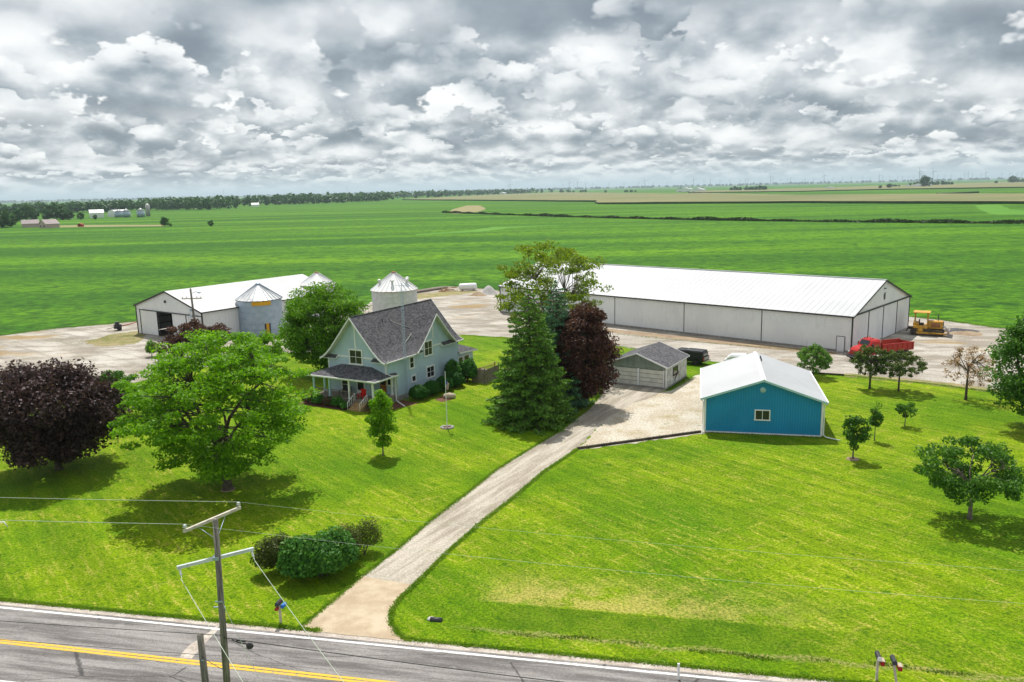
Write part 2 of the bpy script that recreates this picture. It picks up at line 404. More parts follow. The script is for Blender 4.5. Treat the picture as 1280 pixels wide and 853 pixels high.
worn('mulch', (.10, .04, .025), (.17, .08, .05), 3., rough=.95, bump=.6)
worn('boulder_stone', (.50, .42, .32), (.38, .30, .22), 3., rough=.9, bump=.5)
worn('blue_plastic', (.02, .18, .60), (.02, .14, .5), rough=.4)
worn('grey_plastic', (.03, .033, .04), (.05, .055, .07), rough=.4)
worn('tail_red', (.40, .01, .015), (.3, .01, .01), rough=.2)
worn('white_vehicle', (.74, .75, .76), (.68, .69, .7), rough=.3)
worn('turbine_grey', (.22, .25, .28), (.26, .28, .30), .01, rough=.6)
worn('pink_roof', (.36, .30, .30), (.45, .38, .37), .3, rough=.9)
worn('pink_wall', (.52, .40, .36), (.45, .36, .33), .3, rough=.9)
worn('silo_concrete', (.30, .30, .30), (.40, .39, .38), .4, rough=.9)

# ------------------------------------------------------------------ mesh helpers
class MB:
    """collects shapes; build() links them as ONE mesh object"""
    def __init__(s, T=None): s.v = []; s.f = []; s.m = []; s.sm = []; s.T = T; s.mi = 0
    def add(s, vs, fs, smooth=False):
        o = len(s.v)
        for p in vs:
            p = Vector(p); s.v.append(s.T @ p if s.T else p)
        for f in fs: s.f.append([i + o for i in f]); s.m.append(s.mi); s.sm.append(smooth)
        return s
    def box(s, x0, x1, y0, y1, z0, z1):
        return s.add([(x0, y0, z0), (x1, y0, z0), (x1, y1, z0), (x0, y1, z0), (x0, y0, z1), (x1, y0, z1), (x1, y1, z1), (x0, y1, z1)],
                     [(0, 3, 2, 1), (4, 5, 6, 7), (0, 1, 5, 4), (1, 2, 6, 5), (2, 3, 7, 6), (3, 0, 4, 7)])
    def cbox(s, x0, x1, y0, y1, z0, z1, b=.03):
        """box with bevelled vertical and top edges"""
        lo = [(x0 + b, y0), (x1 - b, y0), (x1, y0 + b), (x1, y1 - b), (x1 - b, y1), (x0 + b, y1), (x0, y1 - b), (x0, y0 + b)]
        cx, cy = (x0 + x1) / 2, (y0 + y1) / 2
        def ins(p): return (p[0] + (b if p[0] < cx else -b), p[1] + (b if p[1] < cy else -b))
        vs = [(p[0], p[1], z0) for p in lo] + [(p[0], p[1], z1 - b) for p in lo] + [(*ins(p), z1) for p in lo]
        fs = [tuple(range(7, -1, -1)), tuple(range(16, 24))]
        for k in (0, 8):
            for i in range(8): j = (i + 1) % 8; fs.append((k + i, k + j, k + 8 + j, k + 8 + i))
        return s.add(vs, fs)
    def tube(s, p0, p1, r0, r1=None, n=8, caps=True, smooth=True):
        r1 = r0 if r1 is None else r1
        p0, p1 = Vector(p0), Vector(p1); d = (p1 - p0)
        if d.length < 1e-6: return s
        q = d.to_track_quat('Z', 'Y'); vs = []
        for p, r in ((p0, r0), (p1, r1)):
            for i in range(n):
                a = 2 * PI * i / n; vs.append(p + q @ Vector((math.cos(a) * r, math.sin(a) * r, 0)))
        s.add(vs, [(i, (i + 1) % n, n + (i + 1) % n, n + i) for i in range(n)], smooth)
        if caps: s.add(vs[:n], [tuple(range(n - 1, -1, -1))]); s.add(vs[n:], [tuple(range(n))])
        return s
    def path(s, pts, r, n=6, smooth=True):
        """tube through many points; r a number or one per point"""
        pts = [Vector(p) for p in pts]; k = len(pts); rr = r if isinstance(r, (list, tuple)) else [r] * k
        vs = []; up = None
        for i, p in enumerate(pts):
            d = pts[min(i + 1, k - 1)] - pts[max(i - 1, 0)]
            q = d.to_track_quat('Z', 'Y')
            if up is None: up = q @ Vector((1, 0, 0))
            a = (up - d * up.dot(d) / max(d.length_squared, 1e-9)).normalized(); b = d.normalized().cross(a); up = a
            for j in range(n):
                t = 2 * PI * j / n; vs.append(p + (a * math.cos(t) + b * math.sin(t)) * rr[i])
        fs = []
        for i in range(k - 1):
            for j in range(n): jj = (j + 1) % n; fs.append((i * n + j, i * n + jj, (i + 1) * n + jj, (i + 1) * n + j))
        fs.append(tuple(range(n - 1, -1, -1))); fs.append(tuple((k - 1) * n + j for j in range(n)))
        return s.add(vs, fs, smooth)
    def lathe(s, prof, c=(0, 0, 0), n=16, smooth=True, axis='Z'):
        vs = []; c = Vector(c)
        for r, z in prof:
            for i in range(n):
                a = 2 * PI * i / n; p = (math.cos(a) * r, math.sin(a) * r, z)
                if axis == 'X': p = (p[2], p[0], p[1])
                if axis == 'Y': p = (p[0], p[2], p[1])
                vs.append(c + Vector(p))
        fs = []
        for k in range(len(prof) - 1):
            for i in range(n): j = (i + 1) % n; fs.append((k * n + i, k * n + j, (k + 1) * n + j, (k + 1) * n + i))
        fs.append(tuple(range(n - 1, -1, -1))); fs.append(tuple((len(prof) - 1) * n + i for i in range(n)))
        return s.add(vs, fs, smooth)
    def extr(s, poly, a0, a1, axis='Y'):
        """polygon given in the two other axes, extruded from a0 to a1"""
        n = len(poly)
        def P(p, a): return {'Y': (p[0], a, p[1]), 'X': (a, p[0], p[1]), 'Z': (p[0], p[1], a)}[axis]
        vs = [P(p, a0) for p in poly] + [P(p, a1) for p in poly]
        fs = [tuple(range(n)), tuple(range(2 * n - 1, n - 1, -1))] + [(i, n + i, n + (i + 1) % n, (i + 1) % n) for i in range(n)]
        return s.add(vs, fs)
    def blob(s, c, r, seed=0, k=.18, n=10, m=7):
        rnd = random.Random(seed); c = Vector(c); r = r if isinstance(r, (tuple, list)) else (r, r, r); vs = []
        for i in range(m + 1):
            for j in range(n):
                th = PI * i / m; ph = 2 * PI * j / n; q = 1 + rnd.uniform(-k, k)
                vs.append(c + Vector((math.sin(th) * math.cos(ph) * r[0] * q, math.sin(th) * math.sin(ph) * r[1] * q, math.cos(th) * r[2] * q)))
        fs = [(i * n + j, (i + 1) * n + j, (i + 1) * n + (j + 1) % n, i * n + (j + 1) % n) for i in range(m) for j in range(n)]
        return s.add(vs, fs, True)
    def build(s, name, mats, parent=None, loc=None, rz=None):
        me = bpy.data.meshes.new(name)
        me.from_pydata([tuple(p) for p in s.v], [], s.f)
        if isinstance(mats, str): mats = [mats]
        for m in mats: me.materials.append(MAT[m])
        me.polygons.foreach_set('material_index', s.m); me.polygons.foreach_set('use_smooth', s.sm)
        bm = bmesh.new(); bm.from_mesh(me); bmesh.ops.recalc_face_normals(bm, faces=bm.faces); bm.to_mesh(me); bm.free()
        me.update()
        return link(name, me, parent, loc, rz)

def link(name, me, parent=None, loc=None, rz=None):
    o = bpy.data.objects.new(name, me); COL.objects.link(o)
    if parent: o.parent = parent
    if loc is not None: o.location = loc
    if rz is not None: o.rotation_euler = (0, 0, rz)
    return o
def tag(o, label=None, cat=None, group=None, kind=None):
    for k, v in (('label', label), ('category', cat), ('group', group), ('kind', kind)):
        if v: o[k] = v
    return o
def thing(name, label, cat, loc=(0, 0, 0), rz=0, group=None):
    o = bpy.data.objects.new(name, None); COL.objects.link(o); o.location = loc; o.rotation_euler = (0, 0, rz)
    o.empty_display_size = .3
    return tag(o, label, cat, group)
def copy_tree(o, parent=None):
    c = o.copy(); COL.objects.link(c)
    if parent: c.parent = parent
    for ch in list(o.children): copy_tree(ch, c)
    return c
def along(ox, oy, oz, ux, uy):
    """matrix whose x runs along a wall, y points out of it, z up"""
    return Matrix(((ux, uy, 0, ox), (uy, -ux, 0, oy), (0, 0, 1, oz), (0, 0, 0, 1)))

def window(parent, T, t0, t1, z0, z1, cols=1, rows=1, trim='white_trim', fw=.11, name='window', glass='dark_glass'):
    m = MB(T); o = .07
    m.box(t0, t1, .004, o, z1 - fw, z1); m.box(t0 - .04, t1 + .04, .004, o + .04, z0, z0 + fw)
    m.box(t0, t0 + fw, .004, o, z0 + fw, z1 - fw); m.box(t1 - fw, t1, .004, o, z0 + fw, z1 - fw)
    mt = .05
    W = (t1 - t0 - 2 * fw - (cols - 1) * mt) / cols; Hh = (z1 - z0 - 2 * fw - (rows - 1) * mt) / rows
    for i in range(1, cols): x = t0 + fw + i * W + (i - 1) * mt; m.box(x, x + mt, .004, o - .012, z0 + fw, z1 - fw)
    for j in range(1, rows):
        z = z0 + fw + j * Hh + (j - 1) * mt
        for i in range(cols): x = t0 + fw + i * (W + mt); m.box(x, x + W, .004, o - .02, z, z + mt)
    fr = m.build(name, trim, parent)
    for i in range(cols):
        for j in range(rows):
            x = t0 + fw + i * (W + mt); z = z0 + fw + j * (Hh + mt)
            MB(T).box(x, x + W, .006, .03, z, z + Hh).build('pane', glass, fr)
    return fr

def strip_poly(name, pts, z, m, kind='structure', seed=1, jit=.25, seg=1.0, maxn=4000):
    """a flat sheet with a slightly ragged outline"""
    rnd = random.Random(seed); out = []
    for i, p in enumerate(pts):
        q = pts[(i + 1) % len(pts)]; L = math.dist(p, q); k = max(1, min(int(L / seg), 160))
        nx, ny = -(q[1] - p[1]) / max(L, 1e-6), (q[0] - p[0]) / max(L, 1e-6)
        for j in range(k):
            t = j / k; d = rnd.gauss(0, jit) if j else 0
            out.append((p[0] + (q[0] - p[0]) * t + nx * d, p[1] + (q[1] - p[1]) * t + ny * d, z))
    bm = bmesh.new(); vs = [bm.verts.new(p) for p in out]
    es = [bm.edges.new((vs[i], vs[(i + 1) % len(vs)])) for i in range(len(vs))]
    bmesh.ops.triangle_fill(bm, edges=es, use_beauty=True, use_dissolve=False)
    for f in bm.faces:
        if f.normal.z < 0: f.normal_flip()
    me = bpy.data.meshes.new(name); bm.to_mesh(me); bm.free(); me.materials.append(MAT[m])
    o = link(name, me); tag(o, kind=kind); return o

def smoothline(pts, n=6):
    """Catmull-Rom through points"""
    out = []
    P = [pts[0]] + list(pts) + [pts[-1]]
    for i in range(1, len(P) - 2):
        a, b, c, d = (np.array(P[i + k], float) for k in (-1, 0, 1, 2))
        for j in range(n):
            t = j / n; out.append(tuple(.5 * ((2 * b) + (-a + c) * t + (2 * a - 5 * b + 4 * c - d) * t * t + (-a + 3 * b - 3 * c + d) * t ** 3)))
    out.append(tuple(pts[-1])); return out

# ------------------------------------------------------------------ foliage
def leaf_mesh(name, C, size, rng, mats, up=.5, aspect=.62, smat=None, out=None, clus=None):
    """one small four-cornered leaf face per row of C"""
    n = len(C)
    nrm = rng.normal(size=(n, 3)); nrm /= np.linalg.norm(nrm, axis=1)[:, None]
    nrm[:, 2] = nrm[:, 2] + up
    if out is not None: nrm += out
    nrm /= np.linalg.norm(nrm, axis=1)[:, None]
    t = rng.normal(size=(n, 3)); a = np.cross(nrm, t); a /= np.linalg.norm(a, axis=1)[:, None]; b = np.cross(nrm, a)
    s = size * rng.uniform(.5, 1.5, size=(n, 1))
    V = np.empty((n, 4, 3)); V[:, 0] = C - a * s; V[:, 1] = C - b * s * aspect + nrm * s * .18; V[:, 2] = C + a * s; V[:, 3] = C + b * s * aspect + nrm * s * .18
    me = bpy.data.meshes.new(name); me.vertices.add(4 * n); me.vertices.foreach_set('co', V.reshape(-1).astype('f4'))
    me.loops.add(4 * n); me.loops.foreach_set('vertex_index', np.arange(4 * n, dtype='i4'))
    me.polygons.add(n); me.polygons.foreach_set('loop_start', np.arange(0, 4 * n, 4, dtype='i4'))
    for m in mats: me.materials.append(MAT[m])
    me.update(calc_edges=True); me.validate()
    return me

def limb(m, p0, p1, r0, r1, rnd, bow=.12, k=5):
    p0, p1 = Vector(p0), Vector(p1); L = (p1 - p0).length
    off = Vector((rnd.uniform(-1, 1), rnd.uniform(-1, 1), rnd.uniform(.1, 1))) * L * bow
    pts = [p0.lerp(p1, i / (k - 1)) + off * math.sin(PI * i / (k - 1)) for i in range(k)]
    m.path(pts, [r0 + (r1 - r0) * (i / (k - 1)) for i in range(k)], 6); return pts

def broadleaf(name, label, cat, loc, H, W, base, nclump, nleaf, leaf, lm, seed, bark='bark', shape='round', r=None,
              up=.5, flat=.55, cl=None, group=None, lean=(0, 0), gap=0., trunk_h=None, depth=None):
    """trunk, limbs to every leaf clump, and a crown of small leaf faces with gaps between the clumps"""
    rnd = random.Random(seed); rng = np.random.default_rng(seed)
    t = thing(name, label, cat, (loc[0], loc[1], 0), 0, group)
    r = r or H * .028; th = trunk_h if trunk_h else base + (H - base) * .18; m = MB()
    top = Vector((lean[0], lean[1], th))
    m.path([(0, 0, -.1), (0, 0, .25), (lean[0] * .4, lean[1] * .4, th * .5), tuple(top)], [r * 1.7, r * 1.15, r * .95, r * .75], 9)
    cen = []; depth = depth or W
    tries = 0
    cz = (base + H) / 2; hz = (H - base) / 2
    while len(cen) < nclump and tries < nclump * 60:
        tries += 1
        d = Vector((rnd.gauss(0, 1), rnd.gauss(0, 1), rnd.gauss(0, 1))).normalized(); q = rnd.uniform(.30, 1) ** .5
        x, y, z = d.x * q, d.y * q, d.z * q
        if shape == 'vase':
            if z < 0: x, y = x * (1 + .12 * z), y * (1 + .12 * z)
            wr = 1.0
        elif shape == 'round': wr = 1.0
        elif shape == 'flat': z = z * .9; wr = 1.
        elif shape == 'cone': wr = 1.0 - .42 * max(0, z); x, y = x * wr, y * wr
        p = Vector((x * W / 2 + lean[0], y * depth / 2 + lean[1], cz + z * hz))
        lump = math.sin(x * 5 + seed) * math.cos(y * 4.3 + seed * 2) * math.sin(z * 4 + seed * .7)
        if gap and lump < -.45 + gap: continue
        cen.append(p)
    fork = []
    for i in range(7):
        a = 2 * PI * i / 7 + rnd.uniform(-.3, .3); rr = W * rnd.uniform(.14, .26)
        q = Vector((math.cos(a) * rr + lean[0], math.sin(a) * rr * depth / W + lean[1], th + (H - th) * rnd.uniform(.25, .60)))
        pts = limb(m, top.lerp(Vector((lean[0] * .5, lean[1] * .5, th * .6)), rnd.random() * .5), q, r * .52, r * .25, rnd)
        fork += pts[2:]
    for p in cen:
        q = min(fork, key=lambda f: (f - p).length + max(0, f.z - p.z) * 1.5)
        if rnd.random() < .75: limb(m, q, p, r * .17, r * .05, rnd, .1, 4)
    m.build('trunk', bark, t)
    cl = cl or W / 9
    C = []; O = []
    per = max(6, nleaf // max(1, len(cen)))
    for p in cen:
        k = int(per * rnd.uniform(.6, 1.4)); s = cl * rnd.uniform(.7, 1.3)
        g = rng.normal(size=(k, 3)); g /= np.linalg.norm(g, axis=1)[:, None]; g *= rng.uniform(.15, 1, size=(k, 1)) ** .45
        C.append(np.array(p) + g * np.array([s, s, s * flat])); O.append(g * .6)
    C = np.concatenate(C); O = np.concatenate(O)
    me = leaf_mesh('crown', C, leaf, rng, [lm], up, out=O); link('crown', me, t)
    return t

def conifer(name, label, loc, H, W, base, nlayer, leaf, lm, seed, nleaf, droop=.18, group=None, power=.85, cat='tree', wf=None):
    rnd = random.Random(seed); rng = np.random.default_rng(seed)
    t = thing(name, label, cat, (loc[0], loc[1], 0), 0, group); m = MB()
    m.path([(0, 0, -.1), (0, 0, H * .4), (0, 0, H * .98)], [H * .022, H * .014, H * .003], 8)
    C = []; tot = 0; br = []
    for i in range(nlayer):
        u = i / (nlayer - 1); z = base + (H - base) * u
        rad = W / 2 * (wf(u) if wf else (1 - u) ** power) + .12
        k = max(4, int(9 * (1 - u) + 5))
        for j in range(k):
            a = 2 * PI * (j + rnd.random() * .8) / k + i * 1.3; L = rad * rnd.uniform(.78, 1.12)
            tip = Vector((math.cos(a) * L, math.sin(a) * L, z - L * droop + rnd.uniform(-.1, .25)))
            br.append((Vector((0, 0, z + .1)), tip, L))
    S = sum(b[2] ** 1.5 for b in br)
    for a, b, L in br:
        if L > .3: m.tube(a, b, .035 + L * .01, .012, 5, False)
        k = max(5, int(nleaf * L ** 1.5 / S)); q = rng.uniform(.22, 1.02, size=(k, 1)) ** .7
        ax = np.array(b - a)[None, :]; side = rng.normal(size=(k, 3)) * np.array([.16, .16, .07]) * L * (1.25 - q)
        C.append(np.array(a)[None, :] + ax * q + side + np.array([0, 0, -.10 * L]) * (np.sin(q * PI)))
    m.build('trunk', 'bark', t); C = np.concatenate(C)
    O = C * np.array([1, 1, 0]); O /= (np.linalg.norm(O, axis=1)[:, None] + .01)
    link('crown', leaf_mesh('crown', C, leaf, rng, [lm], .35, .42, out=O * .35), t)
    return t

def shrub(name, label, loc, W, D, H, nleaf, leaf, lm, seed, group=None, cat='shrub', lumps=1, shell=.75, rz=0, z0=0):
    rnd = random.Random(seed); rng = np.random.default_rng(seed)
    t = thing(name, label, cat, (loc[0], loc[1], z0), rz, group); m = MB(); C = []; O = []
    for i in range(lumps):
        cx = 0 if lumps == 1 else rnd.uniform(-.32, .32) * W; cy = 0 if lumps == 1 else rnd.uniform(-.3, .3) * D
        sc_ = 1 if lumps == 1 else rnd.uniform(.42, .62)
        k = nleaf // lumps; g = rng.normal(size=(k, 3)); g /= np.linalg.norm(g, axis=1)[:, None]; g[:, 2] = np.abs(g[:, 2]) * 1.0
        low = rng.random(k) < .25; g[low, 2] *= -.3
        q = rng.uniform(shell, 1., size=(k, 1)) * (1 + .07 * np.sin(g[:, :1] * 7 + seed) * np.cos(g[:, 1:2] * 6))
        C.append(g * q * np.array([W / 2 * sc_, D / 2 * sc_, H * (.62 if lumps == 1 else .6 * rnd.uniform(.7, 1.15))]) + np.array([cx, cy, H * .38])); O.append(g * 1.1)
        for j in range(5):
            a = rnd.uniform(0, 6.28); m.tube((cx * .3, cy * .3, 0), (cx + math.cos(a) * W * .2 * sc_, cy + math.sin(a) * D * .2 * sc_, H * .6), .03, .01, 5, False)
    m.build('stem', 'bark', t)
    link('foliage', leaf_mesh('foliage', np.concatenate(C), leaf, rng, [lm], .2, out=np.concatenate(O)), t)
    return t

leafmat('maple_purple_leaf', [(.024, .016, .019), (.046, .028, .031), (.080, .045, .047), (.13, .075, .065)], .26)
leafmat('bronze_purple_leaf', [(.036, .020, .020), (.068, .033, .028), (.115, .050, .036), (.18, .085, .05)], .28)
leafmat('locust_leaf', [(.07, .19, .004), (.12, .28, .004), (.18, .37, .004), (.26, .45, .008)], .45)
leafmat('ash_leaf', [(.05, .14, .005), (.085, .21, .005), (.14, .30, .006), (.23, .40, .012)], .42)
leafmat('oak_leaf', [(.026, .09, .009), (.048, .14, .012), (.085, .21, .016), (.14, .27, .035)], .34)
leafmat('spruce_needle', [(.05, .13, .02), (.09, .205, .028), (.15, .30, .035), (.23, .40, .05)], .26)
leafmat('blue_spruce_needle', [(.045, .13, .06), (.08, .20, .10), (.14, .30, .16), (.21, .39, .23)], .26)
leafmat('yellow_green_leaf', [(.07, .13, .008), (.13, .20, .010), (.22, .30, .012), (.32, .36, .02)], .40)
leafmat('pine_needle', [(.025, .065, .014), (.045, .10, .02), (.075, .14, .03), (.12, .18, .035)], .22)
leafmat('browning_needle', [(.045, .085, .016), (.07, .13, .02), (.11, .16, .03), (.18, .13, .03)], .25)
leafmat('dead_needle', [(.22, .10, .035), (.32, .16, .06), (.38, .22, .10), (.20, .20, .07)], .25)
leafmat('boxwood_leaf', [(.010, .06, .004), (.018, .095, .006), (.03, .13, .008), (.05, .17, .012)], .25)
leafmat('shrub_leaf', [(.02, .095, .012), (.04, .15, .016), (.075, .22, .022), (.13, .30, .04)], .30)
leafmat('olive_shrub_leaf', [(.035, .05, .008), (.06, .085, .012), (.09, .12, .016), (.13, .15, .03)], .30)
leafmat('garden_leaf', [(.03, .06, .02), (.06, .10, .02), (.12, .05, .04), (.20, .10, .09)], .30)
leafmat('woodland_leaf', [(.018, .070, .014), (.030, .100, .014), (.048, .135, .016), (.07, .165, .018)], .15)
leafmat('grass_blade', [(.08, .20, .006), (.13, .27, .008), (.20, .33, .01), (.30, .33, .06)], .35)
leafmat('weed_blade', [(.04, .10, .01), (.08, .16, .01), (.15, .20, .02), (.25, .24, .07)], .35)
leafmat('hedge_weed', [(.012, .045, .008), (.022, .060, .010), (.04, .075, .014), (.07, .08, .02)], .2)

# ------------------------------------------------------------------ THE SETTING
def sheet(name, x0, x1, y0, y1, z, m):
    o = MB().add([(x0, y0, z), (x1, y0, z), (x1, y1, z), (x0, y1, z)], [(0, 1, 2, 3)]).build(name, m); return tag(o, kind='structure')
ground = sheet('soybean_field', -60000, 60000, -3000, 90000, -.02, 'soybean_leaves')
lawn = strip_poly('lawn', [(-144.6, 68.25), (-144, 105), (-68.82, 105.49), (-56.98, 114.48), (-38.8, 127.97), (-11.26, 140.66), (15.57, 128.08), (65.07, 99.76), (150, 60), (148.7, 5.35)][::-1], 0, 'lawn_grass', jit=.05, seg=.6)
sheet('verge', -150, 150, -40, 34.5, -.012, 'lawn_grass')
strip_poly('gravel_yard', [(-150, 122), (-89.14, 138.18), (-83.0, 144.71), (-73.67, 149.62), (-71.49, 152.12), (-72, 150), (-30, 168), (-29.18, 183.82), (-22.73, 188.53), (-18.25, 195.57), (-15.0, 196.58), (-8.92, 192.12), (-1.95, 184.61), (0, 160), (30, 150), (62, 128),
    (68.26, 135.97), (72.44, 130.26), (75.7, 123.58), (78.46, 121.02), (86.43, 112.0), (61.87, 79.14), (55.14, 84.01), (52.42, 86.76), (48.15, 90.61), (40.64, 94.87), (36.16, 96.42), (26.43, 104.07), (24.09, 106.92), (16.34, 115.21), (7.34, 120.75),
    (-7.77, 128.61), (-17.73, 125.28), (-28.36, 116.36), (-35.07, 117.15), (-38.5, 111.31), (-46.35, 103.18), (-48.83, 97.33), (-54.59, 91.66), (-56.08, 85.0), (-65.06, 74.6)], .008, 'gravel', jit=.28, seg=.9)
strip_poly('driveway', [(-9.71, 45.09), (-7.7, 49.62), (-6.0, 53.97), (-3.96, 58.41), (-1.59, 63.97), (1.2, 69.0), (4.43, 74.58), (7.85, 82.03), (10.12, 89.33), (11.07, 93.49), (17.87, 90.09), (15.92, 86.97), (12.25, 83.24), (8.68, 76.66), (5.86, 69.8),
    (2.39, 63.31), (-0.28, 57.53), (-2.55, 53.07), (-4.47, 48.74), (-5.74, 45.92), (-6.19, 43.93), (-6.64, 43.38)], .020, 'crushed_stone', jit=.09, seg=.5)
strip_poly('gravel_lot', [(5.62, 68.68), (8.27, 75.87), (11.78, 82.96), (15.55, 87.36), (18.18, 89.31), (19.97, 92.61), (22.29, 96.12), (24.23, 97.23), (25.76, 93.66), (19.92, 73.35), (17.53, 72.52), (11.49, 70.54)], .014, 'pale_stone', jit=.14, seg=.5)
strip_poly('driveway_apron', [(-11.88, 39.62), (-11.11, 41.5), (-10.37, 43.36), (-9.51, 45.59), (-6.35, 44.42), (-6.8, 42.82), (-7.09, 41.32), (-6.97, 40.13), (-6.37, 38.91), (-5.7, 38.27)], .026, 'tan_concrete', jit=.03, seg=.5)
# concrete joint
T0, T1 = (-10.45, 42.63), (-7.02, 42.11)
# dirt and weeds at the foot of the big shed, bare earth on the yard
strip_poly('dirt_strip', [(15.54, 131.13), (27.24, 122.24), (37.06, 114.19), (44.47, 107.8), (43.22, 106.32), (36.16, 111.33), (26.52, 118.98), (15.14, 127.77)], .020, 'dirt', jit=.12, seg=.8)
strip_poly('lane_verge', [(40.52, 95.53), (48.34, 90.98), (55.55, 84.67), (54.53, 83.05), (47.39, 89.12), (39.84, 93.89)], .019, 'dry_grass', jit=.18, seg=.6)
strip_poly('grass_patch', [(-70.31, 129.85), (-69.1, 137.1), (-65.93, 139.87), (-61.85, 133.85), (-60.46, 127.23), (-65.2, 125.13)], .020, 'dry_grass', jit=.3, seg=.6)
strip_poly('grass_strip', [(-21.5, 181.0), (-14.75, 187.78), (-7.1, 184.1), (-14.04, 178.26), (-20.72, 174.09)], .020, 'dry_grass', jit=.4, seg=.8)
strip_poly('grass_bank', [(-61.55, 93.79), (-60.49, 95.23), (-56.57, 91.84), (-57.79, 87.75)], .020, 'dry_grass', jit=.3, seg=.6)

# ---- the road with its shoulder and painted lines, laid along its own frame
RX, RY = 2.04, 36.77
def rp(u, v): return (RX + u * math.cos(RA) + v * math.sin(RA), RY - u * math.sin(RA) + v * math.cos(RA))
def roadsheet(name, v0, v1, z, m, parent=None, u0=-400, u1=400, jit=0, seed=3):
    rnd = random.Random(seed); n = int((u1 - u0) / (.6 if jit else 40)); vs = []
    for i in range(n + 1):
        u = u0 + (u1 - u0) * i / n; d = rnd.gauss(0, jit) if jit else 0
        vs += [(*rp(u, v0), z), (*rp(u, v1 + d), z)]
    o = MB().add(vs, [(2 * i, 2 * i + 2, 2 * i + 3, 2 * i + 1) for i in range(n)]).build(name, m, parent)
    if not parent: tag(o, kind='structure')
    return o
roadsheet('road_shoulder', -9.0, .0, .010, 'shoulder_stone', jit=.11, u0=-200, u1=200)
road = roadsheet('road', -7.35, -.52, .030, 'asphalt')
roadsheet('road_marking', -.88, -.71, .036, 'white_paint_line', road)
roadsheet('road_marking', -3.83, -3.66, .036, 'yellow_paint', road)
roadsheet('road_marking', -4.06, -3.89, .036, 'yellow_paint', road)
roadsheet('road_marking', -6.98, -6.86, .036, 'white_paint_line', road)
pp = strip_poly('road_patch', [(-17.23, 37.21), (-17.25, 38.08), (-16.78, 39.28), (-16.54, 39.9), (-16.32, 40.63), (-16.22, 39.73), (-16.36, 38.95), (-16.48, 37.9), (-16.59, 37.12)], .034, 'shoulder_stone', jit=.04, seg=.3)
pp.parent = road; del pp['kind']

# ---- far fields, hedge strip, woods
def slab(name, pts, h, top, side, seed=2, jit=1.5, seg=30):
    rnd = random.Random(seed); out = []
    for i, p in enumerate(pts):
        q = pts[(i + 1) % len(pts)]; L = math.dist(p, q); k = max(1, min(int(L / seg), 60))
        nx, ny = -(q[1] - p[1]) / L, (q[0] - p[0]) / L
        for j in range(k):
            t = j / k; d = rnd.gauss(0, jit) if j else 0; out.append((p[0] + (q[0] - p[0]) * t + nx * d, p[1] + (q[1] - p[1]) * t + ny * d))
    m = MB(); n = len(out); m.mi = 0
    m.add([(*p, h + rnd.uniform(-.1, .1)) for p in out], [tuple(range(n))])
    m.mi = 1
    m.add([(*p, h - .1) for p in out] + [(*p, -.1) for p in out], [(i, (i + 1) % n, n + (i + 1) % n, n + i) for i in range(n)])
    return tag(m.build(name, [top, side]), kind='structure')
slab('corn_field', [(-305.22, 2345.53), (141.35, 1321.34), (123.09, 1129.98), (326.19, 938.18), (451.29, 712.52), (516.44, 607.14), (837.47, 986.83), (679.25, 1074.18), (618.74, 1226.47), (503.33, 1409.27), (513.99, 2147.84), (439.18, 2194.79), (278.58, 4424.42), (-121.9, 3484.62)], 2.5, 'corn_tassels', 'corn_stalks')
slab('corn_field', [(538.17, 2449.78), (745.63, 2089.04), (955.08, 2099.38), (1160.33, 1837.43), (1429.45, 1687.0), (3578.39, 4228.67), (2846.89, 4513.2), (1922.16, 3744.07), (1116.89, 3130.58), (721.75, 3016.86)], 2.5, 'corn_tassels', 'corn_stalks', 4)
slab('corn_field', [(671.54, 1281.41), (796.01, 1384.42), (761.3, 1319.39), (639.0, 1210.08)], 2.3, 'corn_stalks', 'corn_stalks', 5)
strip_poly('weedy_patch', [(406.03, 709.38), (434.2, 719.08), (370.11, 600.62), (365.83, 559.44), (327.24, 500.06), (312.85, 527.55), (364.3, 631.76)], .02, 'bright_weeds', jit=1., seg=6)
strip_poly('grass_waterway', [(-64.6, 862.38), (-70.56, 1024.78), (-66.5, 1278.5), (-44.23, 1251.69), (-28.31, 1025.47), (-31.9, 897.05), (-49.49, 821.95)], .02, 'dry_grass', jit=1.5, seg=6)
strip_poly('track', [(-418.05, 745.13), (-394.4, 747.55), (-346.0, 723.07), (-297.06, 699.77), (-282.16, 664.37), (-326.21, 681.4), (-391.15, 696.84)], .02, 'dry_grass', jit=.4, seg=6)
sheet_w = strip_poly('grass_waterway', [(-51.43, 445.83), (-21.96, 476.18), (-10.41, 511.26), (6.76, 513.52), (40.6, 518.65), (1.62, 494.48), (-16.54, 455.55), (-50.12, 434.28)], .02, 'bright_weeds', jit=.6, seg=5)

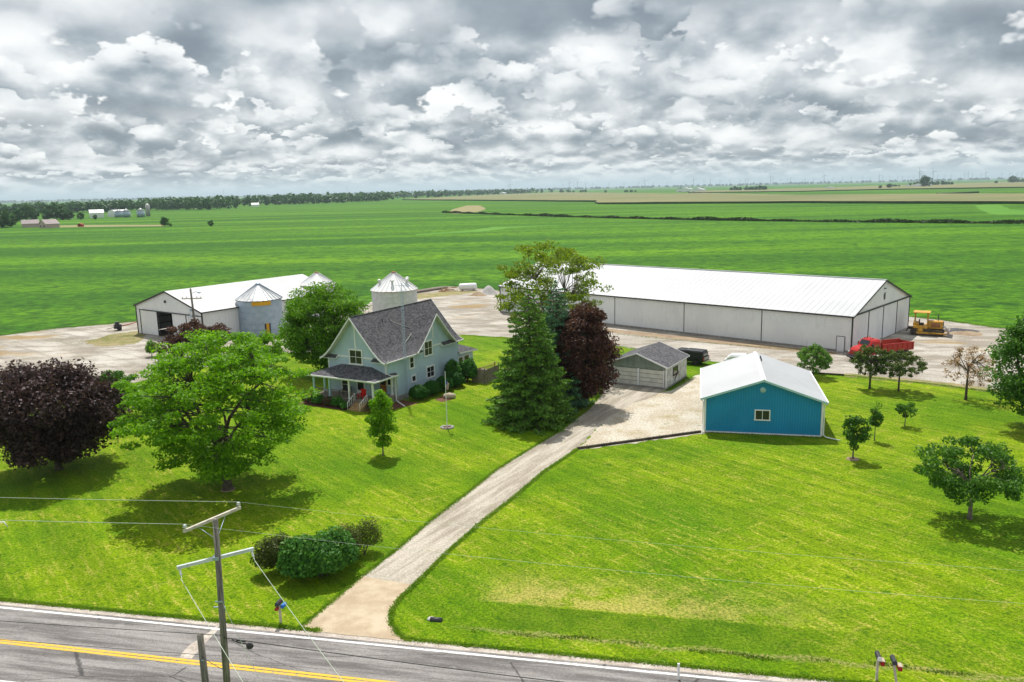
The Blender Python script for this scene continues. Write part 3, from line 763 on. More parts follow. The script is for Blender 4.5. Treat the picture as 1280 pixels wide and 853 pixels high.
def woods(name, runs, label, lm='woodland_leaf', seed=5):
    """a far wood: leaf clumps by the thousand in one object"""
    rng = np.random.default_rng(seed); C = []; O = []
    for (pts, depth, h, ntree, q, size) in runs:
        pts = np.array(pts, float); seg = np.linalg.norm(np.diff(pts, axis=0), axis=1); cum = np.r_[0, np.cumsum(seg)]
        for i in range(ntree):
            s = rng.random() * cum[-1]; k = min(np.searchsorted(cum, s) - 1, len(seg) - 1); k = max(k, 0)
            p = pts[k] + (pts[k + 1] - pts[k]) * (s - cum[k]) / seg[k]
            d = pts[k + 1] - pts[k]; nn = np.array([-d[1], d[0]]) / seg[k]
            if nn[1] < 0: nn = -nn
            p = p + nn * rng.random() * depth; hh = h * rng.uniform(.62, 1.15)
            r = hh * rng.uniform(.30, .46)
            g = rng.normal(size=(q, 3)); g /= np.linalg.norm(g, axis=1)[:, None]
            C.append(np.array([p[0], p[1], hh * .55]) + g * np.array([r, r, hh * .48]) * rng.uniform(.55, 1, size=(q, 1))); O.append(np.c_[g[:, :2], np.abs(g[:, 2])] * .9)
            if len(C) % 1 == 0: C[-1] = np.c_[C[-1][:, :2], np.maximum(C[-1][:, 2], .3)]
    C = np.concatenate(C); O = np.concatenate(O)
    sz = np.concatenate([np.full((nt * q, 1), size) for (_, _, _, nt, q, size) in runs])
    me = leaf_mesh(name, C, sz, rng, [lm], .3, .8, out=O)
    return tag(link(name, me), kind='stuff', label=label)
woods('woods', [([(-709.82, 1546.62), (-510.92, 1392.52)], 70, 20, 90, 90, 1.7)], 'dark wall of woodland trees behind the distant grain bins')
woods('woods', [([(-927.74, 1398.91), (-822.09, 1455.04), (-716.04, 1442.64), (-714.74, 1581.13)], 160, 19, 170, 60, 2.)], 'tangled green woodland behind the far left farmstead', seed=6)
woods('woods', [([(-598.07, 1631.04), (-534.25, 1841.87), (-406.21, 1919.76), (-293.43, 2306.9)], 260, 22, 260, 36, 3.2)], 'long dark belt of woods at the edge of the far left soybean field', seed=7)
woods('woods', [([(-492.32, 2566.72), (-229.61, 3095.08), (16.78, 3986.16), (316.84, 4668.88)], 500, 24, 240, 20, 5.5)], 'thin dark tree line on the skyline above the tan corn field', seed=8)
woods('woods', [([(-9000, 11000), (-3000, 11500), (2000, 11000), (7000, 10500), (12000, 9500)], 2500, 26, 900, 9, 17)], 'hazy broken line of far-off trees along the horizon', seed=9)
woods('woods', [([(254.95, 4049.5), (399.11, 4104.94)], 60, 13, 12, 20, 4), ([(667.7, 3305.27), (709.8, 3147.35)], 60, 13, 12, 20, 4), ([(767.9, 2911.65), (871.72, 2770.15)], 60, 14, 30, 20, 4),
    ([(1594.43, 3165.6), (1765.55, 3217.59)], 60, 15, 30, 20, 4), ([(1374.55, 2897.84), (1366.2, 2833.35)], 30, 9, 8, 20, 3), ([(2336.12, 3809.37), (2457.69, 3836.14)], 40, 17, 20, 20, 4), ([(491.23, 3575.92), (514.96, 3408.47)], 40, 9, 8, 20, 4)],
    'dark clusters of farmyard trees standing in the distant fields', seed=10)
# hedge strip of tall weeds on the ditch line
rng = np.random.default_rng(11)
hp = np.array([(-71.73, 877.19), (-12.25, 764.76), (41.6, 664.35), (93.95, 583.22), (136.78, 526.62), (191.22, 468.76), (231.03, 430.55), (261.72, 405.41), (289.06, 383.01)], float)
seg = np.linalg.norm(np.diff(hp, axis=0), axis=1); cum = np.r_[0, np.cumsum(seg)]
n = 15000; s = np.sort(rng.random(n)) * cum[-1]; k = np.clip(np.searchsorted(cum, s) - 1, 0, len(seg) - 1)
P = hp[k] + (hp[k + 1] - hp[k]) * ((s - cum[k]) / seg[k])[:, None]
hh = 1.3 + .7 * np.sin(s * .05) * np.sin(s * .013 + 2) + .5 * np.sin(s * .21)
P = P + np.c_[rng.normal(size=n) * .3, rng.random(n) * 5.5]
tag(link('weed_strip', leaf_mesh('weed_strip', np.c_[P, rng.random(n) * np.maximum(hh, .7)], .62, rng, ['hedge_weed'], .2)), kind='stuff', label='dark strip of tall weeds crossing the soybean field along a ditch')
# blue far hills
def hills(name, x0, x1, y, h, seed, wdt=1500):
    rnd = random.Random(seed); ph = [rnd.uniform(0, 6.28) for _ in range(6)]; n = 90; vs = []; fs = []
    for i in range(n + 1):
        t = i / n; x = x0 + (x1 - x0) * t; z = h * max(0.02, (math.sin(PI * t) ** .6) * (.65 + .2 * math.sin(t * 7 + ph[0]) + .12 * math.sin(t * 17 + ph[1]) + .06 * math.sin(t * 41 + ph[2])))
        vs += [(x, y - wdt, -1), (x, y - wdt * .3, z * .8), (x, y + wdt * .3, z), (x, y + wdt, -1)]
        if i < n:
            for j in range(3): fs.append((i * 4 + j, i * 4 + 4 + j, i * 4 + 5 + j, i * 4 + 1 + j))
    return tag(MB().add(vs, fs, True).build(name, 'far_hills'), kind='structure')
hills('hills', -16000, -1500, 15500, 52, 1)
hills('hills', -6500, 900, 13500, 34, 2)
hills('hills', -3000, 20000, 19500, 46, 4)

# ------------------------------------------------------------------ THE HOUSE
HX, HY, HA = -20.94, 89.69, R(-29.53); HW, HD = 8.16, 14.4
house = thing('farmhouse', 'pale blue two storey farmhouse with steep grey shingle roof and front porch', 'house', (HX, HY, 0), HA)
hw2 = HW / 2
half = [(0, 9.62), (1.6, 7.72), (3.0, 6.06), (3.7, 5.40), (4.2, 5.03), (4.62, 4.84)]
xg = [(0, 8.90), (1.4, 7.42), (2.7, 6.08), (3.4, 5.48), (3.85, 5.12), (4.1, 4.98)]
def under(prof, t): return [(x, z - t) for x, z in prof]
# walls: main body with both gables following the roof line, and the side cross gable
m = MB(); zf = .55
pl = [(-x, z - .14) for x, z in reversed(half) if x <= 4.0] ; pr = [(x, z - .14) for x, z in half if 0 < x <= 4.0]
body = [(0, zf), (0, 5.0)] + [(hw2 + x, z) for x, z in pl[0:] if x > -4.0] + [(hw2 + x, z) for x, z in pr] + [(HW, 5.0), (HW, zf)]
# lower storey is cut back under the upper floor at the right front corner
m.extr(body, 1.55, HD, 'Y')
m.extr([(0, 2.95)] + body[1:-1] + [(HW, 2.95)], 0, 1.545, 'Y')
m.box(0, 5.75, 0.002, 1.545, zf, 2.945)
m.build('wall', 'blue_clapboard', house)
gp = [(9.05 + (x if sgn > 0 else -x), z - .12) for sgn, pts in ((-1, list(reversed(xg))), (1, xg[1:])) for x, z in pts if x <= 3.9]
MB().extr([(9.05 - 3.85, 4.9)] + gp + [(9.05 + 3.85, 4.9)], HW - 1.0, HW + .03, 'X').build('gable_wall', 'blue_clapboard', house)
MB().box(-.04, HW + .04, 1.5, HD + .04, 0, zf - .004).box(0, 5.8, .0, 1.49, 0, zf - .004).build('foundation', 'masonry', house)
# roofs as shells: shingles above, painted soffit below, white rake boards at the open ends
def roof_shell(m, prof, c, y0, y1, t=.13, swap=False, zoff=0):
    """prof = list of (offset from centre, z), laid across x (or y when swap) and run along the other axis"""
    def P(a, b, z): return (b, a, z) if swap else (a, b, z)
    n = len(prof); top = [P(c + x, y, z + zoff) for y in (y0, y1) for x, z in prof]; bot = [P(c + x, y, z - t + zoff) for y in (y0, y1) for x, z in prof]
    m.mi = 0; m.add(top, [(i, i + 1, n + i + 1, n + i) for i in range(n - 1)])
    m.mi = 1; m.add(bot, [(i, i + 1, n + i + 1, n + i) for i in range(n - 1)])
    for k in (0, n): m.add([top[k + i] for i in range(n)] + [bot[k + i] for i in range(n)], [(i, i + 1, n + i + 1, n + i) for i in range(n - 1)])
    for k in (0, n - 1): m.add([top[k], top[n + k], bot[n + k], bot[k]], [(0, 1, 2, 3)])
leftp = [(-x, z) for x, z in half][::-1]
cutx = 4.06; zc = 5.10
right_in = [p for p in half if p[0] <= 3.7] + [(cutx, zc)]
rf = MB()
roof_shell(rf, leftp, hw2, -.80, HD + .5)
roof_shell(rf, half, hw2, -.80, 5.02); roof_shell(rf, half, hw2, 13.08, HD + .5)
roof_shell(rf, right_in, hw2, 5.02, 13.08)
rf.build('roof', ['grey_shingles', 'cream_soffit'], house)
rf = MB()
for sgn in (-1, 1):
    pr_ = [(sgn * x, z) for x, z in xg]
    roof_shell(rf, pr_, 9.05, hw2 + .3, HW + .72, .12, True)
rf.build('roof', ['grey_shingles', 'cream_soffit'], house)
# rake boards
def rake(parent, prof, c, at, swap, w=.20, th=.05, name='rake_board', m='white_trim'):
    mb = MB()
    for sgn in (-1, 1):
        pts = [(c + sgn * x, z + .02) for x, z in prof]
        for a, b in zip(pts, pts[1:]):
            q = [(a[0], a[1]), (b[0], b[1]), (b[0], b[1] - w), (a[0], a[1] - w)]
            mb.extr(q, at, at + th, 'X' if swap else 'Y')
    mb.build(name, m, parent)
rake(house, half, hw2, -.85, False); rake(house, half, hw2, HD + .5, False); rake(house, xg, 9.05, HW + .72, True)
MB().tube((hw2, -.5, 9.64), (hw2, HD + .45, 9.64), .06, n=6).build('ridge_cap', 'grey_shingles', house)
# pent returns at the feet of each gable
def pent(a0, a1, swap):
    m = MB(); lo, hi = 4.80, 5.14
    def P(a, d, z): return (HW + d, a, z) if swap else (a, -d, z)
    for (s0, s1) in ((a0, a1),):
        vs = [P(s0, .03, hi), P(s1, .03, hi), P(s1, .5, lo), P(s0, .5, lo), P(s0, .03, lo - .06), P(s1, .03, lo - .06), P(s1, .5, lo - .06), P(s0, .5, lo - .06)]
        m.mi = 0; m.add(vs[:4], [(0, 1, 2, 3)]); m.mi = 1
        m.add(vs, [(4, 5, 6, 7), (3, 2, 6, 7), (0, 3, 7, 4), (1, 2, 6, 5)])
    m.build('pent_roof', ['grey_shingles', 'white_trim'], house)
pent(-.5, 1.45, False); pent(6.5, HW + .45, False); pent(5.0, 6.45, True); pent(10.6, 13.06, True)
# trims: belt band, gable verticals, corner boards
F = along(0, 0, 0, 1, 0); F = Matrix(((1, 0, 0, 0), (0, -1, 0, 0), (0, 0, 1, 0), (0, 0, 0, 1)))
S = Matrix(((0, 1, 0, HW + .03), (1, 0, 0, 0), (0, 0, 1, 0), (0, 0, 0, 1)))
for a, b in ((1.45, 3.05), (5.06, 6.5)): MB(F).box(a, b, .004, .05, 4.95, 5.15).build('belt_trim', 'white_trim', house)
m = MB(F).box(3.98, 4.18, .004, .05, 5.98, 8.6)
m.add([(3.72, .06, 8.72), (4.08, .06, 8.05), (4.44, .06, 8.72), (4.08, .06, 9.25)], [(0, 1, 2, 3)]); m.box(3.95, 4.21, .004, .07, 8.2, 9.0); m.build('gable_ornament', 'white_trim', house)
for a, b in ((6.45, 7.1), (8.88, 10.6)): MB(S).box(a, b, .004, .05, 4.93, 5.13).build('belt_trim', 'white_trim', house)
MB(S).box(8.92, 9.12, .004, .05, 5.95, 8.5).build('gable_ornament', 'white_trim', house)
MB().box(HW - .10, HW + .035, -.035, .10, 2.95, 4.84).build('corner_board', 'white_trim', house)
MB().box(-.035, .10, -.035, .10, .56, 4.84).build('corner_board', 'white_trim', house)
MB().box(HW - .08, HW + .035, HD - .08, HD + .035, .56, 4.84).build('corner_board', 'blue_clapboard', house)
MB().box(HW - .10, HW + .035, 1.51, 1.63, .56, 2.94).build('corner_board', 'white_trim', house)
# windows
window(house, F, 3.08, 5.05, 4.18, 5.98, 2, 2, fw=.17)
window(house, F, 1.72, 2.86, .95, 2.62, 1, 2, fw=.16)
S0 = Matrix(((0, 1, 0, HW), (1, 0, 0, 0), (0, 0, 1, 0), (0, 0, 0, 1)))
window(house, S, 7.12, 8.86, 3.98, 5.88, 2, 2, fw=.17)
window(house, S0, 4.22, 5.18, 3.12, 4.60, 1, 2, fw=.16)
window(house, S0, 4.5, 5.42, 1.50, 2.36, 1, 1, fw=.14)
window(house, S0, 7.45, 9.15, 1.28, 2.80, 2, 2, fw=.17)
FB = Matrix(((1, 0, 0, 0), (0, -1, 0, 1.55), (0, 0, 1, 0), (0, 0, 0, 1)))
window(house, FB, 7.0, 7.9, 1.75, 2.75, 1, 1, fw=.13)
d = MB(F).box(3.95, 5.15, .004, .06, .9, 2.9).build('door', 'white_trim', house)
MB(F).box(4.12, 4.98, .065, .08, 1.35, 2.7).build('pane', 'dark_glass', d)
d = MB(FB).box(6.0, 6.9, .004, .05, .9, 2.8).build('door', 'orange_wood', house, ); d['label'] = 'varnished orange wooden door'
MB(FB).box(6.15, 6.75, .055, .07, 1.8, 2.6).build('pane', 'dark_glass', d)
# porch: deck, posts, hipped roof that wraps the right front corner
MB().box(-.75, 8.1, -2.2, -.005, .62, .80).box(5.85, 8.1, .0, 1.5, .62, .80).build('porch_deck', 'deck_boards', house)
MB().box(-.65, 5.2, -2.12, -2.0, 0, .62).box(7.3, 8.0, -2.12, -2.0, 0, .62).box(7.88, 8.0, -1.99, 1.5, 0, .62).box(-.65, -.53, -1.99, -.05, 0, .62).build('porch_skirt', 'masonry', house)
for x, y in ((-.55, -2.0), (1.75, -2.0), (4.55, -2.0), (7.85, -2.0), (7.85, 1.3), (-.55, -.3)):
    m = MB().box(x - .09, x + .09, y - .09, y + .09, .80, 3.04).box(x - .14, x + .14, y - .14, y + .14, .80, .95).box(x - .14, x + .14, y - .14, y + .14, 2.94, 3.03); m.build('porch_post', 'teal_trim' if x < 4 else 'white_trim', house)
m = MB(); E0, E1, ez, tz = -1.05, 8.62, 3.16, 4.12
top = [(E0, -2.5, ez), (E1, -2.5, ez), (E1, 1.6, ez), (6.2, -.004, tz), (1.9, -.004, tz), (E0, .9, ez), (HW + .01, 1.6, 3.34), (HW + .01, -.004, 3.44), (-.01, -.004, 3.52), (-.01, .9, 3.5)]
m.mi = 0; m.add(top, [(0, 1, 3, 4), (1, 7, 3), (1, 2, 6, 7), (0, 4, 8), (0, 8, 9, 5)])
m.mi = 1; m.add([(x, y, z - .10) for x, y, z in top[:3]] + [(E0, .9, ez - .10), (E0, 1.6, ez - .1)], [(0, 1, 2, 4)])
for a, b in ((0, 1), (1, 2), (5, 0)): p, q = top[a], top[b]; m.add([p, q, (q[0], q[1], q[2] - .17), (p[0], p[1], p[2] - .17)], [(0, 1, 2, 3)])
pr_ = m.build('porch_roof', ['grey_shingles', 'white_trim'], house)
m = MB(); m.box(E0 - .06, E1 + .06, -2.60, -2.504, ez - .09, ez + .03).box(E1 + .004, E1 + .09, -2.5, 1.6, ez - .09, ez + .03); m.build('gutter', 'white_trim', pr_)
for a, b in ((-.5, 5.0), (13.1, HD + .5)): MB().box(HW + .455, HW + .57, a, b, 4.74, 4.86).build('gutter', 'white_trim', house)
m = MB(); m.path([(HW + .5, -.42, 4.78), (HW + .12, -.02, 4.45), (HW + .10, -.02, 3.55), (HW + .42, .3, 3.25), (HW + .42, 1.2, 3.1), (HW + .13, 1.45, 2.85), (HW + .10, 1.45, .45), (HW + .3, 1.3, .18), (HW + 2.2, .2, .06)], .055, 8); m.build('downspout', 'white_trim', house)
MB().path([(HW + .30, 1.75, 3.15), (HW + .10, 1.78, 2.9), (HW + .10, 1.78, .3)], .05, 8).build('downspout', 'white_trim', house)
# front steps with rails
m = MB()
for i in range(4): m.box(5.55, 7.15, -2.21 - .32 * (i + 1), -2.21 - .32 * i, 0, .62 - .155 * i)
m.build('porch_steps', 'fresh_wood', house)
for x in (5.5, 7.2):
    m = MB(); m.path([(x, -2.2, 1.62), (x, -3.5, .85)], .035, 6); m.path([(x, -2.25, .8), (x, -2.25, 1.62)], .035, 6); m.path([(x, -3.5, .02), (x, -3.5, .85)], .035, 6)
    for k in range(3): m.path([(x, -2.5 - k * .33, .45 - k * .1), (x, -2.5 - k * .33, 1.44 - k * .195)], .02, 5)
    m.build('handrail', 'white_trim', house)
for x0, x1 in ((-.5, 1.6), (1.95, 5.4)):
    m = MB(); m.box(x0, x1, -2.04, -1.98, 1.58, 1.65).box(x0, x1, -2.04, -1.98, .92, .98)
    k = int((x1 - x0) / .16)
    for i in range(k): x = x0 + (i + .5) * (x1 - x0) / k; m.box(x - .02, x + .02, -2.03, -1.99, .98, 1.58)
    m.build('porch_railing', 'grey_fence_wood', house)
MB().tube((5.0, 3.8, 8.5), (5.0, 3.8, 8.9), .05).build('vent_pipe', 'dark_trim', house)
m = MB().path([(5.0, 5.2, 8.5), (5.6, 6.2, 7.85), (6.1, 7.6, 7.3), (6.2, 8.4, 7.22)], .03, 5).path([(6.2, 8.4, 7.24), (6.9, 6.0, 6.36), (7.2, 4.9, 6.0), (7.5, 4.6, 5.72)], .03, 5); m.build('roof_cable', 'wire_metal', house)
# rear lean-to
m = MB().box(.8, 7.9, HD + .004, 18.2, 0, 2.9); m.build('rear_wall', 'blue_clapboard', house)
m = MB(); tp = [(.4, HD + .01, 4.1), (6.6, HD + .01, 4.1), (8.35, HD + .01, 3.2), (8.35, 18.65, 2.9), (.4, 18.65, 2.9), (6.6, 16.2, 3.9), (.4, 16.2, 3.9)]
m.mi = 0; m.add(tp, [(0, 1, 5, 6), (1, 2, 3, 5), (5, 3, 4, 6)]); m.mi = 1; m.add([tp[2], tp[3], (8.35, 18.65, 2.72), (8.35, HD + .01, 2.98)], [(0, 1, 2, 3)]); m.add([(x, y, z - .16) for x, y, z in tp[:5]], [(0, 1, 2, 3, 4)]); m.add([tp[3], tp[4], (.4, 18.65, 2.72), (8.35, 18.65, 2.72)], [(0, 1, 2, 3)])
m.build('rear_roof', ['grey_shingles', 'white_trim'], house)
SR = Matrix(((0, 1, 0, 7.9), (1, 0, 0, 0), (0, 0, 1, 0), (0, 0, 0, 1)))
window(house, SR, 14.7, 15.8, 1.2, 2.5, 1, 1, fw=.1)
d = MB(SR).box(15.95, 17.3, .004, .05, .25, 2.5).build('door', 'white_trim', house); MB(SR).box(16.1, 17.15, .055, .07, .4, 2.4).build('pane', 'dark_glass', d)

# things on and by the house (world positions through the house frame)
def hp3(x, y, z=0):
    c, s = math.cos(HA), math.sin(HA); return (HX + c * x - s * y, HY + s * x + c * y, z)
def porch_chair(x, y, rz, m, label, name='porch_chair', group=None):
    t = thing(name, label, 'chair', hp3(x, y, .80), HA + rz, group)
    mb = MB()
    for i in range(5): a = -.24 + i * .12; mb.extr([(a, .32), (a + .1, .32), (a + .12 + (i - 2) * .02, 1.02 + (.06 if i == 2 else 0)), (a - .02 + (i - 2) * .02, 1.02 + (.06 if i == 2 else 0))], .26, .29, 'Y')
    mb.build('backrest', m, t); MB().add([(-.28, -.28, .40), (.28, -.28, .40), (.26, .26, .30), (-.26, .26, .30), (-.28, -.28, .37), (.28, -.28, .37), (.26, .26, .27), (-.26, .26, .27)], [(0, 1, 2, 3), (4, 5, 6, 7), (0, 1, 5, 4), (1, 2, 6, 5), (2, 3, 7, 6), (3, 0, 4, 7)]).build('seat', m, t)
    for s in (-1, 1):
        MB().box(s * .33 - .06, s * .33 + .06, -.34, .28, .56, .585).build('armrest', m, t)
        for yy, h in ((-.30, .56), (.26, .56)): MB().box(s * .31 - .03, s * .31 + .03, yy - .04, yy + .04, 0, h).build('leg', m, t)
    return t
porch_chair(5.75, -1.35, .1, 'red_chair_paint', 'bright red slatted chair on the farmhouse porch at the top of the steps')
porch_chair(2.7, -.9, 0, 'grey_plastic', 'dark grey chair on the porch under the left front window')
porch_chair(3.3, -.9, -.15, 'grey_plastic', 'dark grey chair on the porch just left of the white framed front door')
# lattice antenna tower beside the side wall
t = thing('antenna_mast', 'thin lattice antenna mast rising past the roof edge of the blue house', 'antenna', (hp3(8.75, 2.75)[0], hp3(8.75, 2.75)[1], 0), HA)
m = MB(); tri = [(math.cos(a) * .17, math.sin(a) * .17) for a in (0, 2.094, 4.189)]
for x, y in tri: m.tube((x, y, 0), (x, y, 12.1), .018, n=5)
z = .2
while z < 12:
    for i in range(3): a, b = tri[i], tri[(i + 1) % 3]; m.tube((*a, z), (*b, z + .28), .009, n=4, caps=False); m.tube((*a, z + .28), (*b, z + .28), .009, n=4, caps=False)
    z += .32
m.build('mast', 'galvanised', t)
m = MB().tube((0, 0, 12), (0, 0, 13.2), .025, n=5).tube((-.9, 0, 12.9), (.9, .3, 12.9), .015, n=4)
for i in range(9): x = -.85 + i * .21; L = .25 + .05 * i; m.tube((x, -L, 12.9), (x, L, 12.95), .008, n=4)
m.tube((-.5, .2, 12.3), (.4, -.4, 12.35), .012, n=4)
for i in range(6): x = -.4 + i * .15; m.tube((x, -.3, 12.32), (x + .1, .3, 12.36), .008, n=4)
m.build('antenna', 'galvanised', t)
# boxwoods, yew, flower bed
for i, (x, y, W_, H_, lb) in enumerate(((10.0, 3.35, 2.25, 1.7, 'clipped round boxwood nearest the corner of the blue house, frontmost of the row'), (10.2, 5.6, 2.25, 1.7, 'clipped round boxwood, second from the front of the row beside the house'),
        (10.3, 7.9, 2.3, 1.75, 'clipped round boxwood behind the flagpole, third of the row'), (10.5, 10.1, 2.25, 1.75, 'clipped round boxwood at the far end of the row, next to the tall leafy shrub'))):
    shrub('boxwood', lb, hp3(x, y), W_, W_, H_, 5200, .075, 'boxwood_leaf', 20 + i, group='clipped boxwoods beside the house', shell=.9)
shrub('leafy_shrub', 'big loose green shrub between the boxwoods and the grey board fence', hp3(10.2, 12.5), 3.3, 3.2, 2.9, 7500, .13, 'shrub_leaf', 31, lumps=5, shell=.55)
shrub('leafy_shrub', 'dark bluish shrub against the house wall behind the last boxwood', hp3(9.3, 11.2), 2.0, 2.0, 3.1, 3000, .10, 'shrub_leaf', 32, shell=.6)
for i, (x, y, W_, H_, lb) in enumerate(((-.6, -3.0, 1.5, 1.0, 'low pink flowering bush at the left end of the porch'), (.9, -3.1, 1.5, 1.3, 'dark green bush in front of the left porch rail'), (2.3, -3.0, 1.4, 1.1, 'reddish bush in front of the middle of the porch'),
        (3.7, -3.1, 1.5, 1.3, 'green garden bush left of the porch steps'), (8.6, -3.1, 1.7, 1.4, 'tangled garden bush right of the porch steps'), (4.8, -3.3, .9, .9, 'small bluish bush touching the left handrail of the steps'))):
    shrub('garden_bush', lb, hp3(x, y), W_, 1.2, H_, 900, .10, 'garden_leaf' if i % 2 == 0 else 'shrub_leaf', 40 + i, shell=.5)
strip_poly('flower_bed', [hp3(-1.4, -2.2)[:2], hp3(5.3, -2.2)[:2], hp3(5.3, -3.7)[:2], hp3(-1.6, -3.8)[:2]], .012, 'mulch', jit=.05, seg=.4)
strip_poly('flower_bed', [hp3(7.4, -2.2)[:2], hp3(9.5, -2.4)[:2], hp3(10.9, 2.2)[:2], hp3(8.3, 2.4)[:2], hp3(8.15, -2.1)[:2], hp3(7.4, -3.6)[:2]], .012, 'mulch', jit=.05, seg=.4)
strip_poly('mulch_bed', [(-8.77, 87.49), (-8.1, 89.21), (-6.86, 88.37), (-6.96, 87.32), (-7.96, 86.38)], .016, 'mulch', jit=.04, seg=.3)
tag(MB().blob((*(-7.2, 88.05), .25), (.75, .5, .38), 5, .10, 12, 8).build('boulder', 'boulder_stone'), 'rounded tan boulder on the mulch bed behind the flagpole', 'boulder')
# flagpole
fx, fy = (-6.6, 76.52)
t = thing('flagpole', 'slim white flagpole on the front lawn right of the farmhouse', 'flagpole', (fx, fy, 0))
MB().tube((0, 0, 0), (0, 0, 5.6), .045, .03, 8).build('pole', 'white_trim', t); MB().blob((0, 0, 5.64), .06, 1, 0).build('finial', 'chrome', t)
m = MB()
for i in range(11): a = 2 * PI * i / 11; m.blob((math.cos(a) * .55, math.sin(a) * .5, .07), (.16, .13, .11), i, .2, 6, 4)
m.build('stone_ring', 'pile_stone', t)
MB().lathe([(.5, .0), (.45, .035)], n=12).build('planting', 'mulch', t)
# flag hanging in folds: stripes and canton as geometry
fl = thing('flag', 'limp red and white striped flag with blue canton hanging from the flagpole', 'flag', (fx, fy, 0))
def fpt(u, v):   # u along the fly 0..1, v down the hoist 0..1
    drop = u * .42; x = .05 + .30 * u * (1 - .35 * v); y = .07 * math.sin(u * 14 + v * 2) * (.3 + u)
    return (x, y, 4.85 - v * .80 - drop * .75)
for s_ in range(13):
    for c0, c1 in (((0, .42), (.42, 1)) if s_ < 7 else ((0, 1),)):
        if s_ < 7 and c0 == 0: continue
        pass
def fpatch(u0, u1, v0, v1, m_, name):
    nu = 8; vs = [fpt(u0 + (u1 - u0) * i / nu, v) for v in (v0, v1) for i in range(nu + 1)]
    o = MB().add(vs + [(x, y + .008, z) for x, y, z in vs], [(i, i + 1, nu + 2 + i, nu + 1 + i) for i in range(nu)] + [(2 * nu + 2 + i, 2 * nu + 3 + i, 3 * nu + 4 + i, 3 * nu + 3 + i) for i in range(nu)]).build(name, m_, fl); return o
for s_ in range(13):
    fpatch(.42 if s_ < 7 else 0, 1, s_ / 13, (s_ + 1) / 13, 'tail_red' if s_ % 2 == 0 else 'white_trim', 'stripe')
fpatch(0, .42, 0, 7 / 13, 'blue_plastic', 'canton')
# board fence and deck behind the shrub
t = thing('board_fence', 'weathered grey board privacy fence at the back corner of the house', 'fence', hp3(0, 0), HA)
m = MB(); rr = random.Random(3)
def boards(a, b, h):
    L = math.dist(a, b); k = int(L / .15)
    for i in range(k):
        p = [a[j] + (b[j] - a[j]) * (i + .5) / k for j in (0, 1)]; ux, uy = (b[0] - a[0]) / L, (b[1] - a[1]) / L; w_ = .066; hh = h + rr.uniform(-.02, .03)
        m.add([(p[0] + ux * w_ * sx - uy * .012 * sy, p[1] + uy * w_ * sx + ux * .012 * sy, z) for z in (0.02, hh) for sx, sy in ((-1, -1), (1, -1), (1, 1), (-1, 1))],
              [(0, 3, 2, 1), (4, 5, 6, 7), (0, 1, 5, 4), (1, 2, 6, 5), (2, 3, 7, 6), (3, 0, 4, 7)])
boards((10.9, 13.1), (12.95, 12.7), 1.75); boards((13.0, 12.72), (12.9, 16.3), 1.7)
tag(m.build('boards', 'grey_fence_wood', t), kind='stuff')
for x, y in ((10.95, 13.2), (12.9, 12.85), (12.8, 16.35)): MB().box(x - .06, x + .06, y - .06, y + .06, 0, 1.9).build('post', 'grey_fence_wood', t)
t = thing('back_deck', 'light wooden deck with open rail behind the farmhouse', 'deck', hp3(0, 0), HA)
MB().box(8.0, 11.2, 14.6, 18.4, .3, .42).build('floor', 'deck_boards', t)
for a, b in (((8.1, 14.7), (11.1, 14.7)), ((11.1, 14.7), (11.1, 18.3))):
    m = MB().path([(*a, 1.35), (*b, 1.35)], .05, 4).path([(*a, .6), (*b, .6)], .03, 4)
    for i in range(16): p = [a[j] + (b[j] - a[j]) * i / 15 for j in (0, 1)]; m.box(p[0] - .02, p[0] + .02, p[1] - .02, p[1] + .02, .43, 1.33)
    m.build('railing', 'fresh_wood', t)
for x, y in ((8.1, 14.7), (11.1, 14.7), (11.1, 18.3)): MB().box(x - .06, x + .06, y - .06, y + .06, 0, 1.5).build('post', 'fresh_wood', t)

# ------------------------------------------------------------------ STEEL BUILDINGS
def rib_wall(m, t0, t1, zb, ztop, pitch=.30, d=.035, rib=.07, T=None):
    """profiled steel sheet: flat with raised ribs; ztop(t) gives the top edge"""
    n = max(1, round((t1 - t0) / pitch)); p = (t1 - t0) / n; xs = []
    for i in range(n):
        a = t0 + i * p; xs += [(a, .0), (a + p - rib, .0), (a + p - rib * .75, d), (a + p - rib * .25, d)]
    xs.append((t1, 0))
    vs = []
    for x, y in xs: vs += [(x, y, zb), (x, y, ztop(x))]
    m.add(vs, [(2 * i, 2 * i + 2, 2 * i + 3, 2 * i + 1) for i in range(len(xs) - 1)])
def rib_roof(m, x0, z0, x1, z1, y0, y1, pitch=.9, d=.03):
    """one slope from (x0,z0) to (x1,z1); ribs run down the slope, spaced along y"""
    n = max(1, round((y1 - y0) / pitch)); p = (y1 - y0) / n; ys = []
    for i in range(n): a = y0 + i * p; ys += [(a, d), (a + .05, d), (a + .08, 0), (a + p - .03, 0)]
    ys.append((y1, d)); vs = []
    for y, h in ys: vs += [(x0, y, z0 + h), (x1, y, z1 + h)]
    m.add(vs, [(2 * i, 2 * i + 2, 2 * i + 3, 2 * i + 1) for i in range(len(ys) - 1)])

